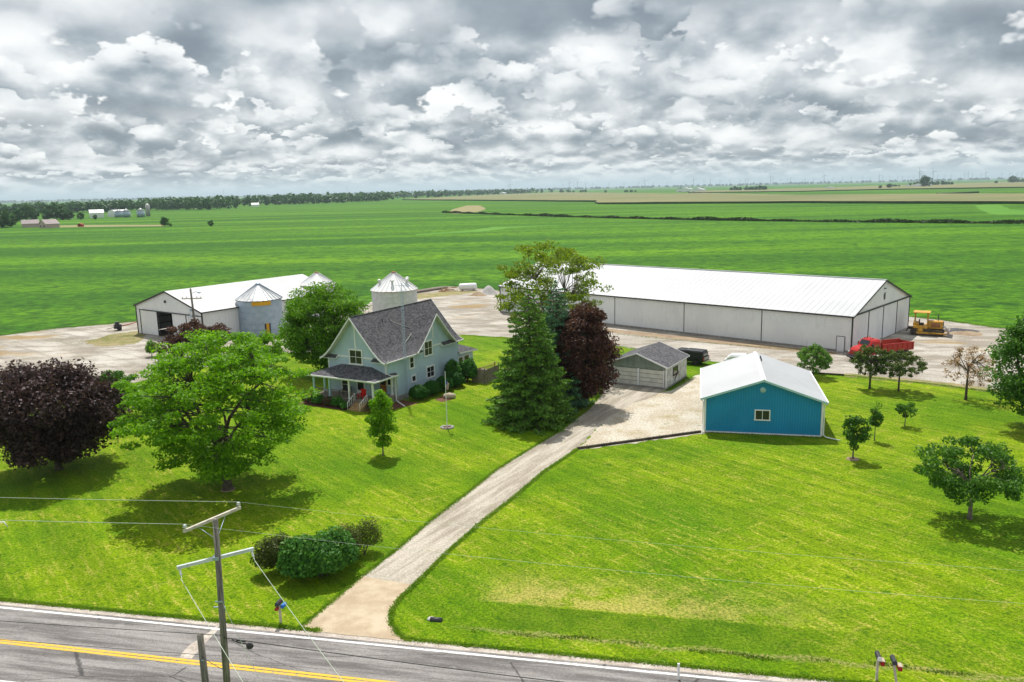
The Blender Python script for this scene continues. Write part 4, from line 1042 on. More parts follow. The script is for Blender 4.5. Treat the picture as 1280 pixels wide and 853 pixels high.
# --- blue hobby shed
SX, SY, SA = 18.03, 73.16, R(-13.23); SW, SD, SE, SR_ = 10.41, 12.16, 3.50, 5.30
shed = thing('blue_shed', 'bright blue steel shed with white roof and one white window in its gable', 'shed', (SX, SY, 0), SA)
Ff = Matrix(((1, 0, 0, 0), (0, -1, 0, 0), (0, 0, 1, 0), (0, 0, 0, 1)))
def gable_top(W, e, r): return lambda x: e + (r - e) * (1 - abs(x - W / 2) / (W / 2)) - .12
gt = gable_top(SW, SE, SR_)
m = MB(Ff); rib_wall(m, 0.1, SW / 2, .16, gt, .23, .03, .06); rib_wall(m, SW / 2, SW - .1, .16, gt, .23, .03, .06); m.build('front_wall', 'blue_steel_wall', shed)
for X_, sgn in ((0, -1), (SW, 1)):
    m = MB(Matrix(((0, sgn, 0, X_), (1, 0, 0, 0), (0, 0, 1, 0), (0, 0, 0, 1)))); rib_wall(m, .1, SD - .1, .16, lambda x: SE - .1, .23, .03, .06); m.build('side_wall', 'blue_steel_wall', shed)
m = MB(Matrix(((1, 0, 0, 0), (0, 1, 0, SD), (0, 0, 1, 0), (0, 0, 0, 1)))); rib_wall(m, .1, SW - .1, .16, gt, .23, .03, .06); m.build('rear_wall', 'blue_steel_wall', shed)
MB().box(-.02, SW + .02, -.06, SD + .02, 0, .15).build('foundation', 'white_trim', shed)
for x in (0, SW):
    for y in (0, SD): MB().box(x - .09, x + .09, y - .09, y + .09, .152, SE - .06).build('corner_trim', 'white_trim', shed)
for (a, za, b, zb_) in ((-.38, SE - .13, SW / 2, SR_), (SW + .38, SE - .13, SW / 2, SR_)):
    m = MB(); rib_roof(m, a, za, b, zb_, -.35, SD + .35, .30, .022); m.build('roof', 'white_steel_roof', shed)
    sg = 1 if a < 0 else -1
    for y in (-.40, SD + .35):
        MB().extr([(a, za + .03), (b, zb_ + .03), (b, zb_ - .17), (a, za - .17)], y, y + .05, 'Y').build('rake_trim', 'teal_trim' if y < 0 else 'white_trim', shed)
    MB().extr([(a, za - .04), (b, zb_ - .04), (b, zb_ - .07), (a, za - .07)], -.34, SD + .34, 'Y').build('soffit', 'white_trim', shed)
    MB().box(min(a, a - sg * .10), max(a, a - sg * .10), -.35, SD + .35, za - .10, za + .035).build('gutter', 'white_trim', shed)
MB().add([(SW / 2 - .22, y, SR_ - .03) for y in (-.38, SD + .38)] + [(SW / 2, y, SR_ + .10) for y in (-.38, SD + .38)] + [(SW / 2 + .22, y, SR_ - .03) for y in (-.38, SD + .38)], [(0, 1, 3, 2), (2, 3, 5, 4), (0, 2, 4), (1, 3, 5)]).build('ridge_cap', 'white_trim', shed)
m = MB()
for y in (8.6, 9.5, 10.1): m.tube((SW / 2 + .38, y, SR_ - .12), (SW / 2 + .38, y, SR_ + .13), .06, n=6)
m.build('roof_pipe', 'dark_trim', shed)
window(shed, Matrix(((1, 0, 0, 0), (0, -1, 0, -.035), (0, 0, 1, 0), (0, 0, 0, 1))), 4.48, 5.88, 1.38, 2.42, 2, 1, fw=.10)
m = MB(); m.lathe([(.26, -.02), (.26, .05), (.20, .07), (.20, .03), (.08, .03), (.08, .06)], (5.16, -.02, 4.28), 16, axis='Y'); m.T = None; m.build('round_vent', 'teal_trim', shed)
MB().path([(SW + .42, -.3, SE - .2), (SW + .16, -.14, SE - .5), (SW + .16, -.14, .25), (SW + .4, -.3, .10), (SW + 1.5, -.9, .05)], .05, 6).build('downspout', 'white_trim', shed)
MB().path([(-.42, -.3, SE - .2), (-.18, -.14, SE - .5), (-.18, -.14, .2), (-.25, -.9, .06)], .05, 6).build('downspout', 'white_trim', shed)
def edging(label, a, b, h=.22):
    L = math.dist(a, b); an = math.atan2(b[1] - a[1], b[0] - a[0]); t = thing('timber_edging', label, 'edging', (*a, 0), an); k = max(1, round(L / 2.4))
    for i in range(k): MB().cbox(i * L / k + .01, (i + 1) * L / k - .01, -.10, .10, -.02, h, .015).build('timber', 'brown_timber', t)
edging('long dark timber edging along the lawn edge left of the blue shed', (5.64, 68.9), (17.64, 73.02))
edging('short dark timber edging beside the lane behind the small dark pine', (36.1, 95.99), (39.92, 94.31))

# --- the long white machine shed
BX, BY, BA = -2.02, 151.55, R(-42.64); BW, BD, BE, BR = 65.48, 24.22, 5.10, 8.80
barn = thing('machine_shed', 'very long white steel machine shed with sliding doors in its right gable', 'barn', (BX, BY, 0), BA)
sq = [0, 13.1, 26.4, 39.6, 52.5, BW]
for a, b in zip(sq, sq[1:]):
    m = MB(Ff); rib_wall(m, a + .06, b - .06, .3, lambda x: BE - .02, .31, .03, .07); m.build('wall_panel', 'white_steel_wall', barn)
    m = MB(Matrix(((1, 0, 0, 0), (0, 1, 0, BD), (0, 0, 1, 0), (0, 0, 0, 1)))); rib_wall(m, a + .06, b - .06, .1, lambda x: BE - .02, .9); m.build('wall_panel', 'white_steel_wall', barn)
for a in sq[1:-1]: MB().box(a - .035, a + .035, -.045, .0, .3, BE - .02).build('seam_trim', 'dark_trim', barn)
MB().box(.05, BW - .05, .05, BD - .05, 0, .28).box(-.02, BW + .02, -.06, .04, 0, .28).build('foundation', 'masonry', barn)
gb = lambda y: BE + (BR - BE) * (1 - abs(y - BD / 2) / (BD / 2))
for X_, sgn in ((0, -1), (BW, 1)):
    Tm = Matrix(((0, sgn, 0, X_), (1, 0, 0, 0), (0, 0, 1, 0), (0, 0, 0, 1)))
    m = MB(Tm); rib_wall(m, .1, BD / 2, BE + .12 if sgn > 0 else .1, gb, .5); rib_wall(m, BD / 2, BD - .1, BE + .12 if sgn > 0 else .1, gb, .5)
    m.build('gable_wall', 'white_steel_wall', barn)
    if sgn > 0:
        for a, b in ((.15, 6.0), (6.25, 12.1), (12.3, 18.2), (18.4, BD - .15)):
            m = MB(Tm); rib_wall(m, a, b, .12, lambda x: BE - .12, .6, .03, .09); m.build('sliding_door', 'white_steel_door', barn)
            MB(Tm).box(a - .10, a, -.01, .07, .12, BE - .1).build('door_frame', 'dark_trim', barn)
        MB(Tm).box(0.05, BD - .05, -.02, .14, BE - .08, BE + .10).build('door_track', 'dark_trim', barn)
        MB(Tm).box(12.2, 12.24, .04, .3, 6.95, 7.0).box(11.8, 12.6, .06, .16, 7.55, 7.65).build('yard_light', 'dark_trim', barn)
        MB(Tm).lathe([(.28, .02), (.28, .08), (.2, .1)], n=12).T = None
        m = MB(Tm)
        for i in range(12):
            a = 2 * PI * i / 12; b = 2 * PI * (i + 1) / 12
            m.add([(12.2 + math.cos(a) * .32, .09, 6.45 + math.sin(a) * .55), (12.2 + math.cos(b) * .32, .09, 6.45 + math.sin(b) * .55), (12.2, .10, 6.45)], [(0, 1, 2)])
        m.build('oval_sign', 'dark_trim', barn)
for (y0, z0) in ((-.30, BE - .04), (BD + .30, BE - .04)):
    m = MB(Matrix(((0, 1, 0, 0), (1, 0, 0, 0), (0, 0, 1, 0), (0, 0, 0, 1)))); rib_roof(m, y0, z0, BD / 2, BR + .06, -.25, BW + .25, .91, .03); m.build('roof', 'white_steel_roof', barn)
    for x in (-.29, BW + .25):
        MB().extr([(y0, z0 + .05), (BD / 2, BR + .11), (BD / 2, BR - .13), (y0, z0 - .19)], x, x + .05, 'X').build('rake_trim', 'dark_trim', barn)
    yy = (y0 - .05, y0) if y0 < 0 else (y0, y0 + .05)
    MB().box(-.25, BW + .25, *yy, z0 - .16, z0 + .05).build('eave_trim', 'dark_trim', barn)
MB().box(-.24, BW + .24, BD / 2 - .2, BD / 2 + .2, BR + .05, BR + .13).build('ridge_cap', 'white_steel_roof', barn)
for x, y in ((0, 0), (BW, 0), (BW, BD), (0, BD)): MB().box(x - .09, x + .09, y - .09, y + .09, .05, BE - .02).build('corner_trim', 'dark_trim', barn)
d = MB(Ff).box(BW - 1.95, BW - .95, .045, .08, .05, 2.15).build('walk_door', 'white_steel_door', barn)
MB(Ff).box(BW - 2.03, BW - 1.955, .03, .09, .05, 2.22).box(BW - .945, BW - .87, .03, .09, .05, 2.22).box(BW - 1.95, BW - .95, .03, .09, 2.155, 2.22).build('frame', 'dark_trim', d)

# --- the older white shed at left, one door slid open
LX, LY, LA = -64.58, 137.35, R(-35.22); LW, LD, LE, LR = 18.86, 28.5, 5.0, 7.8
lb = thing('open_shed', 'white steel shed with its sliding door half open, behind the purple-leaved tree', 'barn', (LX, LY, 0), LA)
gl = lambda x: LE + (LR - LE) * (1 - abs(x - LW / 2) / (LW / 2))
m = MB(Ff); rib_wall(m, .1, LW / 2, 4.35, gl, .5); rib_wall(m, LW / 2, LW - .1, 4.35, gl, .5); rib_wall(m, .1, 1.0, .1, lambda x: 4.3, .4); m.build('front_wall', 'white_steel_wall', lb)
for X_, sgn in ((0, -1), (LW, 1)):
    m = MB(Matrix(((0, sgn, 0, X_), (1, 0, 0, 0), (0, 0, 1, 0), (0, 0, 0, 1)))); rib_wall(m, .1, LD - .1, .1, lambda x: LE, .6); m.build('side_wall', 'white_steel_wall', lb)
m = MB(Matrix(((1, 0, 0, 0), (0, 1, 0, LD), (0, 0, 1, 0), (0, 0, 0, 1)))); rib_wall(m, .1, LW - .1, .1, gl, .6); m.build('rear_wall', 'white_steel_wall', lb)
MB().box(.1, LW - .1, .1, LD - .1, 0, .03).build('floor', 'dirt', lb)
for a, b in ((1.2, 6.1), (10.6, 14.4), (14.6, 18.6)):
    m = MB(Ff); rib_wall(m, a, b, .1, lambda x: 4.2, .6, .03, .09); m.build('sliding_door', 'white_steel_door', lb)
for a in (1.1, 6.25, 6.7, 14.5): MB(Ff).box(a - .07, a + .07, .0, .07, .08, 4.2).build('door_frame', 'dark_trim', lb)
MB(Ff).box(2.0, LW - 1.0, .0, .16, 4.22, 4.36).build('door_track', 'dark_trim', lb)
MB(Ff).box(9.1, 9.3, .03, .3, 5.9, 6.3).build('yard_light', 'dark_trim', lb)
m = MB()
for i in range(6): m.box(.35 if i < 3 else 4.5 * i / 3, .5 if i < 3 else 4.5 * i / 3 + .12, 3 + i * 3, 3.15 + i * 3, .04, LE - .1)
for z in (1.2, 2.4, 3.6): m.box(.2, .3, .3, LD - .3, z, z + .12).box(.3, LW - .3, LD - .35, LD - .25, z, z + .12)
m.build('framing', 'grey_fence_wood', lb)
t_ = thing('farm_implement', 'pale steel bar of an implement parked inside the open shed door', 'implement', (LX, LY, 0), LA); MB().path([(6.9, .8, .9), (10.2, 2.2, 1.6)], .09).path([(7.2, 1.2, 0.05), (7.2, 1.2, .95)], .06).path([(9.8, 2.2, 0.05), (9.9, 2.2, 1.5)], .06).build('beam', 'galvanised', t_)
for (x0, z0) in ((-.3, LE - .05), (LW + .3, LE - .05)):
    m = MB(); rib_roof(m, x0, z0, LW / 2, LR + .06, -.25, LD + .3, .91, .03); m.build('roof', 'rust_spotted_white_roof', lb)
    MB().extr([(x0, z0 + .05), (LW / 2, LR + .12), (LW / 2, LR - .16), (x0, z0 - .22)], -.30, -.25, 'Y').build('rake_trim', 'dark_trim', lb)
    xx = (x0 - .05, x0) if x0 < 0 else (x0, x0 + .05)
    MB().box(*xx, -.25, LD + .3, z0 - .14, z0 + .05).build('eave_trim', 'dark_trim', lb)
for x in (0, LW): MB().box(x - .09, x + .09, -.09, .09, .05, LE - .02).build('corner_trim', 'dark_trim', lb)

# --- garage
GX, GY, GA = 11.43, 93.09, R(-31.07); GW, GD, GE, GR_ = 7.07, 7.19, 2.72, 4.05
gar = thing('garage', 'weathered white two-car garage with grey shingle roof and mossy boarded gable', 'garage', (GX, GY, 0), GA)
m = MB().box(0, GW, .14, .2, .0, 2.65).box(0, .06, .2, GD, 0, 2.65); m.box(GW - .10, GW - .03, .2, GD, .0, 2.60).box(0.07, GW - .11, GD - .06, GD, 0, 2.6).build('wall', 'old_white_boards', gar)
# horizontal boards, each its own course on the visible side
for i in range(11):
    z = .25 + i * .22; dz_ = random.Random(i).uniform(-.006, .006)
    MB().add([(GW - .025, .12, z + dz_), (GW - .025, GD, z + dz_), (GW + .012, GD, z + dz_), (GW + .012, .12, z + dz_), (GW - .025, .12, z + .215), (GW - .025, GD, z + .215), (GW - .008, GD, z + .215), (GW - .008, .12, z + .215)],
             [(0, 1, 2, 3), (4, 7, 6, 5), (3, 2, 6, 7), (0, 3, 7, 4), (1, 5, 6, 2), (0, 4, 5, 1)]).build('siding_board', 'old_white_boards', gar)
MB().box(-.02, GW + .03, .0, GD + .02, -.02, .24).build('foundation', 'masonry', gar)
g2 = gable_top(GW, GE, GR_)
n = 22
for i in range(n):
    a, b = i * GW / n + .01, (i + 1) * GW / n - .01
    MB().extr([(a, 2.24), (b, 2.24), (b, g2(b)), (a, g2(a))], .03 + .012 * (i % 3), .10, 'Y').build('gable_board', 'mossy_boards', gar)
MB().extr([(0, 2.6), (GW, 2.6), (GW, g2(GW)), (GW / 2, g2(GW / 2)), (0, g2(0))], GD - .03, GD + .02, 'Y').build('gable_wall', 'mossy_boards', gar)
for x in (.02, .62, 3.58, 6.72): MB().box(x, x + (.1 if x not in (3.58,) else .2), .0, .13, .245 if x != 3.58 else 0.245, 2.235).build('door_jamb', 'white_trim', gar)
for k, (a, b) in enumerate(((.74, 3.56), (3.8, 6.70))):
    dd = MB().box(a, b, .10, .125, .245, 2.23).build('garage_door', 'dark_trim', gar)  # backing coloured dark to paint deeper shadow into the gaps between sections
    for j in range(4):
        z0 = .25 + j * .495; MB().cbox(a + .01, b - .01, .045, .095, z0, z0 + .445, .012).build('door_section', 'door_panels', dd)
for (x0, x1) in ((-.28, GW / 2), (GW + .28, GW / 2)):
    z0, z1 = 2.66, 4.08; t = .10
    m = MB(); m.mi = 0; m.add([(x0, -.25, z0), (x0, GD + .25, z0), (x1, GD + .25, z1), (x1, -.25, z1)], [(0, 1, 2, 3)])
    m.mi = 1; m.add([(x0, -.25, z0 - t), (x0, GD + .25, z0 - t), (x1, GD + .25, z1 - t), (x1, -.25, z1 - t), (x0, -.25, z0), (x0, GD + .25, z0), (x1, GD + .25, z1), (x1, -.25, z1)], [(0, 1, 2, 3), (0, 1, 5, 4)])
    m.build('roof', ['grey_shingles', 'white_trim'], gar)
    for y in (-.30, GD + .25): MB().extr([(x0, z0 + .02), (x1, z1 + .02), (x1, z1 - .14), (x0, z0 - .14)], y, y + .05, 'Y').build('rake_trim', 'white_trim', gar)
MB().box(-.03, .04, .0, .14, .245, 2.6).box(GW - .05, GW + .04, -.0, .115, .245, 2.6).build('corner_board', 'white_trim', gar)
Sg = Matrix(((0, 1, 0, GW + .012), (1, 0, 0, 0), (0, 0, 1, 0), (0, 0, 0, 1)))
window(gar, Sg, 2.3, 3.9, 1.15, 2.15, 1, 1, 'brown_timber', .12)
MB(Sg).add([(2.9, .03, .55), (4.3, .03, 1.25), (4.25, .03, 1.45), (2.85, .03, .75)], [(0, 1, 2, 3)]).box(2.9, 2.98, .03, .05, .4, .7).build('broken_board', 'brown_timber', gar)

# --- grain bins
def grain_bin(name, label, loc, r, e, apex, wallm, roofm, bands=6, rusty=False, vents=0):
    t = thing(name, label, 'grain bin', (loc[0], loc[1], 0)); hb = e / bands; n = 40
    MB().lathe([(r + .12, -.02), (r + .12, .12), (r - .05, .12)], n=n).build('base', 'masonry', t)
    for k in range(bands):
        z0 = .12 + k * (e - .12) / bands; z1 = .12 + (k + 1) * (e - .12) / bands; pr = [(r - .02, z0 + .004)]
        c = 8
        for j in range(c): pr += [(r + .018, z0 + (z1 - z0) * (j + .35) / c), (r - .012, z0 + (z1 - z0) * (j + .8) / c)]
        pr.append((r - .02, z1 - .004)); MB().lathe(pr, n=n).build('wall_ring', wallm, t)
    m = MB(); N_ = 28; ro = r + .18
    for i in range(N_):
        a0, a1 = 2 * PI * i / N_, 2 * PI * (i + 1) / N_; ai = a0 + .014 * 2; vs = []
        for (q, a, d) in ((ro, a0, .05), (ro, ai, .05), (ro, ai + .03, 0), (ro, a1, 0)): vs.append((math.cos(a) * q, math.sin(a) * q, e - .04 + d))
        for (q, a, d) in ((.35, a0, .05), (.35, ai + .05, .05), (.35, ai + .08, 0), (.35, a1, 0)): vs.append((math.cos(a) * q, math.sin(a) * q, apex - .22 + d))
        m.add(vs, [(0, 1, 5, 4), (1, 2, 6, 5), (2, 3, 7, 6)])
        vs2 = [(math.cos(a0) * ro, math.sin(a0) * ro, e + .012), (math.cos(a0) * .35, math.sin(a0) * .35, apex - .17)]
    rf = m.build('roof', roofm, t)
    m = MB()
    for i in range(N_): a0 = 2 * PI * i / N_ + .01; m.tube((math.cos(a0) * ro, math.sin(a0) * ro, e + .02), (math.cos(a0) * .36, math.sin(a0) * .36, apex - .14), .035, .02, 4, False, False)
    tag(m.build('roof_rib', wallm if not rusty else roofm, rf), kind=None)
    MB().lathe([(.42, apex - .22), (.42, apex - .08), (.25, apex), (.0, apex + .02)], n=12).build('cap', 'rust' if rusty else wallm, rf)
    MB().lathe([(ro, e - .09), (ro + .03, e - .06), (ro + .03, e - .01), (ro - .04, e)], n=n).build('eave_ring', 'dark_trim' if not rusty else 'rusty_white', t)
    for v in range(vents):
        a = R(-150 + v * 62); q = r * .66; z = e + (apex - e) * .36
        m = MB().tube((math.cos(a) * q, math.sin(a) * q, z - .2), (math.cos(a) * q, math.sin(a) * q, z + .5), .2, n=8).blob((math.cos(a) * (q + .08), math.sin(a) * (q + .08), z + .6), (.34, .34, .2), 1, 0, 8, 5); m.build('roof_vent', 'galvanised_roof', t)
    return t
gb1 = grain_bin('grain_bin', 'galvanised blue-grey grain bin with a yellow panel under its ribbed cone roof', (-42.3, 134.2), 3.62, 6.0, 8.6, 'galvanised', 'galvanised_roof', 6)
m = MB()
for i in range(9):
    a, b = R(-92 + i * 5.4), R(-92 + (i + 1) * 5.4); q = 3.70
    m.add([(math.cos(a) * q, math.sin(a) * q, 5.22), (math.cos(b) * q, math.sin(b) * q, 5.22), (math.cos(b) * q, math.sin(b) * q, 5.92), (math.cos(a) * q, math.sin(a) * q, 5.92)], [(0, 1, 2, 3)])
m.build('yellow_panel', 'yellow_panel', gb1)
for (a0, a1, mm) in ((-64, -60, 'dark_trim'), (-60, -53, 'yellow_panel'), (-53, -49, 'dark_trim')):
    a, b = R(a0), R(a1); q = 3.72; MB().add([(math.cos(a) * q, math.sin(a) * q, .5), (math.cos(b) * q, math.sin(b) * q, .5), (math.cos(b) * q, math.sin(b) * q, 2.2), (math.cos(a) * q, math.sin(a) * q, 2.2)], [(0, 1, 2, 3)]).build('access_door', mm, gb1)
grain_bin('grain_bin', 'white grain bin with rusty peak, mostly hidden behind the green tree', (-36.3, 150.5), 3.2, 6.4, 8.7, 'white_bin_wall', 'white_bin_roof', 6, True)
grain_bin('grain_bin', 'big dirty-white grain bin with rusty eave and roof vents behind the house ridge', (-19.6, 134.6), 3.78, 7.0, 9.95, 'white_bin_wall', 'white_bin_roof', 7, True, 5)

# --- yard clutter behind
t = thing('fuel_tank', 'white horizontal cylindrical tank lying at the back of the yard', 'tank', (*(-10.0, 186.89), 0), R(14))
MB().lathe([(.1, -2.1), (.55, -2.05), (.78, -1.85), (.80, 0), (.78, 1.85), (.55, 2.05), (.1, 2.1)], (0, 0, .95), 18, axis='X').build('shell', 'white_trim', t)
for x in (-1.3, 1.3): MB().box(x - .12, x + .12, -.5, .5, 0, .42).build('saddle', 'masonry', t)
t = thing('log_stack', 'row of long grey logs lying along the field edge behind the white bin', 'logs', (*(-18.94, 188.43), 0), R(50))
for i in range(4): MB().tube((-5.5 + i * .4, -.5 + i * .42, .28), (5.2 - i * .3, -.45 + i * .42, .30), .27, .23, 9).build('log', 'grey_fence_wood', t)
t = thing('scrap_heap', 'tangled brown heap of scrap boards beside the grey logs', 'scrap', (*(-14.26, 186.18), 0), 0); rr = random.Random(8)
for i in range(16):
    a = rr.uniform(0, 3.1); L = rr.uniform(.6, 2.); c = (rr.uniform(-2.2, 2.2), rr.uniform(-1, 1), rr.uniform(.1, .9))
    d = (math.cos(a) * L / 1, math.sin(a) * L * .6, rr.uniform(-.3, .4)); MB().tube([c[k] - d[k] * .5 for k in range(3)], [max(.05, c[k] + d[k] * .5) if k == 2 else c[k] + d[k] * .5 for k in range(3)], .09, n=4, smooth=False).build('board', 'rust' if i % 3 else 'fresh_wood', t)
def heap(name, label, loc, r, h, m_, seed, kind=None):
    rnd = random.Random(seed); n = 22; prof = [(1.05, -.03), (.85, .12), (.6, .40), (.38, .70), (.16, .93), (.0, 1.0)]; vs = []
    for q, z in prof:
        for i in range(n): a = 2 * PI * i / n; k = q * r * (1 + .12 * math.sin(a * 3 + seed) + rnd.uniform(-.05, .05)); vs.append((math.cos(a) * k, math.sin(a) * k * .85, z * h + rnd.uniform(-.05, .05) * (z > 0)))
    fs = [(k * n + i, k * n + (i + 1) % n, (k + 1) * n + (i + 1) % n, (k + 1) * n + i) for k in range(len(prof) - 1) for i in range(n)]
    return tag(MB().add(vs, fs, True).build(name, m_, loc=(*loc, 0)), label, 'pile')
heap('gravel_pile', 'pale grey cone of gravel just left of the long white shed', (-4.96, 179.39), 2.5, 2.0, 'pile_stone', 3)
heap('dirt_pile', 'low brown mound of dirt beside the gravel cone', (-7.24, 177.72), 2.2, .8, 'dirt', 5)
heap('dirt_pile', 'low strip of dug earth right of the yellow bulldozer', (68.68, 119.54), 2.6, .35, 'dirt', 6)
heap('bulldozer_shadow', 'flat dark mound standing in for the bulldozer shadow in front of its blade', (69.04, 121.94), 2.6, .30, 'dark_trim', 9)  # near-black low mound, put here in place of the bulldozer's shadow
# small auger with red beams at the left shed's corner
t = thing('auger_cart', 'red A-frame auger cart with a dark engine parked against the left white shed', 'implement', (*(-69.67, 141.2), 0), R(33))
MB().path([(.2, -.1, .7), (4.6, .6, 1.3)], .07).path([(.2, .2, .7), (4.7, 1.7, 1.1)], .07).build('frame', 'faded_red_paint', t)
MB().box(-.9, .3, -.4, .5, .35, 1.05).cbox(-.7, .0, -.25, .35, 1.06, 1.55).build('engine', 'dark_trim', t)
for y in (-.6, .75): MB().lathe([(.1, -.1), (.36, -.1), (.38, 0), (.36, .1), (.1, .1)], (-.1, y, .37), 14, axis='Y').build('wheel', 'tyre', t)
MB().path([(-.9, 0, .6), (-2.1, -.3, .45)], .05).build('drawbar', 'dark_trim', t)

# ------------------------------------------------------------------ VEHICLES
def wheel(parent, c, r, w_, rim='chrome', name='wheel', rr_=.55):
    t = MB().lathe([(r * rr_, -w_ / 2), (r * .93, -w_ / 2), (r, -w_ / 3), (r, w_ / 3), (r * .93, w_ / 2), (r * rr_, w_ / 2)], c, 20, axis='Y').build(name, 'tyre', parent)
    MB().lathe([(r * .1, -w_ * .42), (r * .2, -w_ * .46), (r * .3, -w_ * .30), (r * (rr_ - .05), -w_ * .34), (r * rr_, -w_ * .51), (r * rr_, w_ * .51), (r * (rr_ - .05), w_ * .34), (r * .3, w_ * .30), (r * .2, w_ * .46), (r * .1, w_ * .42)], c, 16, axis='Y').build('rim', rim, t)
# red dump truck, nose to the left
t = thing('dump_truck', 'red dump truck with long low open box parked by the shed walk door', 'truck', (*(48.7, 103.85), 0), R(199))
def hull(m, st):
    """loft of cross sections: (x, half width bottom, half width top, z0, z1)"""
    vs = []
    for x, wb, wt, z0, z1 in st:
        c = min(.12, (z1 - z0) * .3); vs += [(x, -wb, z0), (x, wb, z0), (x, wb, z1 - c - .1), (x, wt, z1 - c * .3), (x, wt - c, z1), (x, -wt + c, z1), (x, -wt, z1 - c * .3), (x, -wb, z1 - c - .1)]
    n = 8; fs = [tuple(range(n)), tuple((len(st) - 1) * n + i for i in range(n))]
    for k in range(len(st) - 1): fs += [(k * n + i, k * n + (i + 1) % n, (k + 1) * n + (i + 1) % n, (k + 1) * n + i) for i in range(n)]
    return m.add(vs, fs)
hull(MB(), [(4.55, .72, .60, .75, 1.45), (4.30, .80, .70, .70, 1.72), (3.7, .85, .78, .75, 1.84), (3.0, .92, .86, .75, 1.95)]).build('hood', 'red_paint', t)
for s in (-1, 1):
    m = MB(); pts = [(3.72 + math.cos(a) * .74, s * 1.02, .74 + math.sin(a) * .62) for a in [PI * i / 8 for i in range(9)]]
    for i in range(8):
        a, b = pts[i], pts[i + 1]; w0 = .30; m.add([(a[0], a[1] - s * w0, a[2] + .05), (b[0], b[1] - s * w0, b[2] + .05), (b[0], b[1] + s * .12, b[2]), (a[0], a[1] + s * .12, a[2]), (a[0], a[1] + s * .14, a[2] - .09), (b[0], b[1] + s * .14, b[2] - .09)], [(0, 1, 2, 3), (3, 2, 5, 4)])
    m.build('fender', 'red_paint', t)
    MB().lathe([(.02, .0), (.13, .02), (.13, .08)], (4.50, s * .80, 1.15), 10, axis='X').build('headlight', 'porcelain', t)
hull(MB(), [(3.0, 1.05, .92, .85, 2.0), (2.75, 1.1, .92, .8, 2.35), (2.45, 1.12, .90, .8, 2.72), (1.35, 1.12, .90, .8, 2.76), (1.25, 1.12, .9, .8, 2.70)]).build('cab', 'red_paint', t)
wd = MB().add([(2.93, -.80, 2.02), (2.93, .80, 2.02), (2.55, .76, 2.60), (2.55, -.76, 2.60)], [(0, 1, 2, 3)]); wd.v = [v + Vector((.06, 0, .03)) for v in wd.v]; wd.build('windscreen', 'dark_glass', t)
for s in (-1, 1):
    MB().add([(2.6, s * 1.09, 1.9), (1.5, s * 1.09, 1.9), (1.55, s * 1.02, 2.5), (2.42, s * 1.02, 2.5)], [(0, 1, 2, 3)]).build('side_window', 'dark_glass', t)
    MB().box(2.55, 2.7, s * 1.28 - .1, s * 1.28 + .1, 1.75, 2.25).box(2.6, 2.65, min(s * 1.1, s * 1.28), max(s * 1.1, s * 1.28), 1.8, 1.84).build('mirror', 'dark_trim', t)
    MB().tube((1.15, s * .95, .9), (1.15, s * .95, 2.95), .08).build('exhaust_stack', 'chrome', t)
for x in (2.35, 2.0): MB().blob((x, .5, 2.84), .09, 1, 0).blob((x, -.5, 2.84), .09, 1, 0).build('cab_light', 'tail_red', t)
MB().box(-4.2, 4.4, -.42, .42, .62, .84).box(4.55, 4.72, -1.1, 1.1, .5, .85).box(4.72, 5.2, -.5, .5, .55, .68).build('chassis', 'dark_trim', t)
m = MB().path([(4.7, -.6, .7), (5.4, -.5, .9), (5.6, .5, .95), (4.7, .6, .7)], .05).path([(5.45, -.9, .9), (5.45, .9, .9)], .05); m.build('plow_hitch', 'dark_trim', t)
m = MB(); m.box(-4.2, 1.0, -1.18, 1.18, .98, 1.10).box(-4.2, 1.0, -1.18, -1.10, 1.10, 2.0).box(-4.2, 1.0, 1.10, 1.18, 1.10, 2.0).box(.92, 1.0, -1.10, 1.10, 1.10, 2.35).box(-4.28, -4.2, -1.18, 1.18, 1.0, 1.95)
m.build('box', 'faded_red_paint', t)
m = MB()
for s in (-1, 1):
    m.box(-4.25, 1.05, s * 1.2 - .05, s * 1.2 + .05, 1.98, 2.08)
    for i in range(7): x = -4.1 + i * .82; m.box(x, x + .09, s * 1.21 - .04, s * 1.21 + .04, 1.1, 1.98)
m.box(1.0, 1.5, -1.0, 1.0, 2.37, 2.43); m.build('box_rib', 'red_paint', t)
MB().box(-4.1, .85, -1.08, 1.08, 1.11, 1.3).build('load', 'dirt', t)
for x in (3.72,):
    for s in (-1, 1): wheel(t, (x, s * 1.04, .60), .60, .34)
for x in (-1.7, -2.95):
    for s in (-1, 1): wheel(t, (x, s * .95, .56), .56, .5)
# black pickup with cap, tail towards us
t = thing('pickup', 'black pickup truck with a canopy over its bed parked behind the garage', 'pickup truck', (22.9, 103.6, 0), R(145))
hull(MB(), [(-2.75, .92, .88, .55, 1.18), (-2.5, .98, .92, .48, 1.22), (.2, .98, .92, .45, 1.22), (1.5, .98, .9, .45, 1.20), (2.5, .95, .86, .5, 1.12), (2.8, .85, .7, .55, .98)]).build('body', 'black_paint', t)
hull(MB(), [(-.2, .90, .74, 1.15, 1.80), (0.1, .92, .76, 1.15, 1.90), (1.0, .92, .76, 1.15, 1.90), (1.65, .90, .80, 1.12, 1.30)]).build('cab', 'black_paint', t)
hull(MB(), [(-2.65, .92, .82, 1.21, 1.66), (-2.5, .92, .80, 1.21, 1.92), (-.25, .92, .78, 1.21, 1.95)]).build('bed_cap', 'black_paint', t)
MB().add([(-2.69, -.66, 1.30), (-2.69, .66, 1.30), (-2.60, .62, 1.72), (-2.60, -.62, 1.72)], [(0, 1, 2, 3)]).build('rear_window', 'chrome', t)
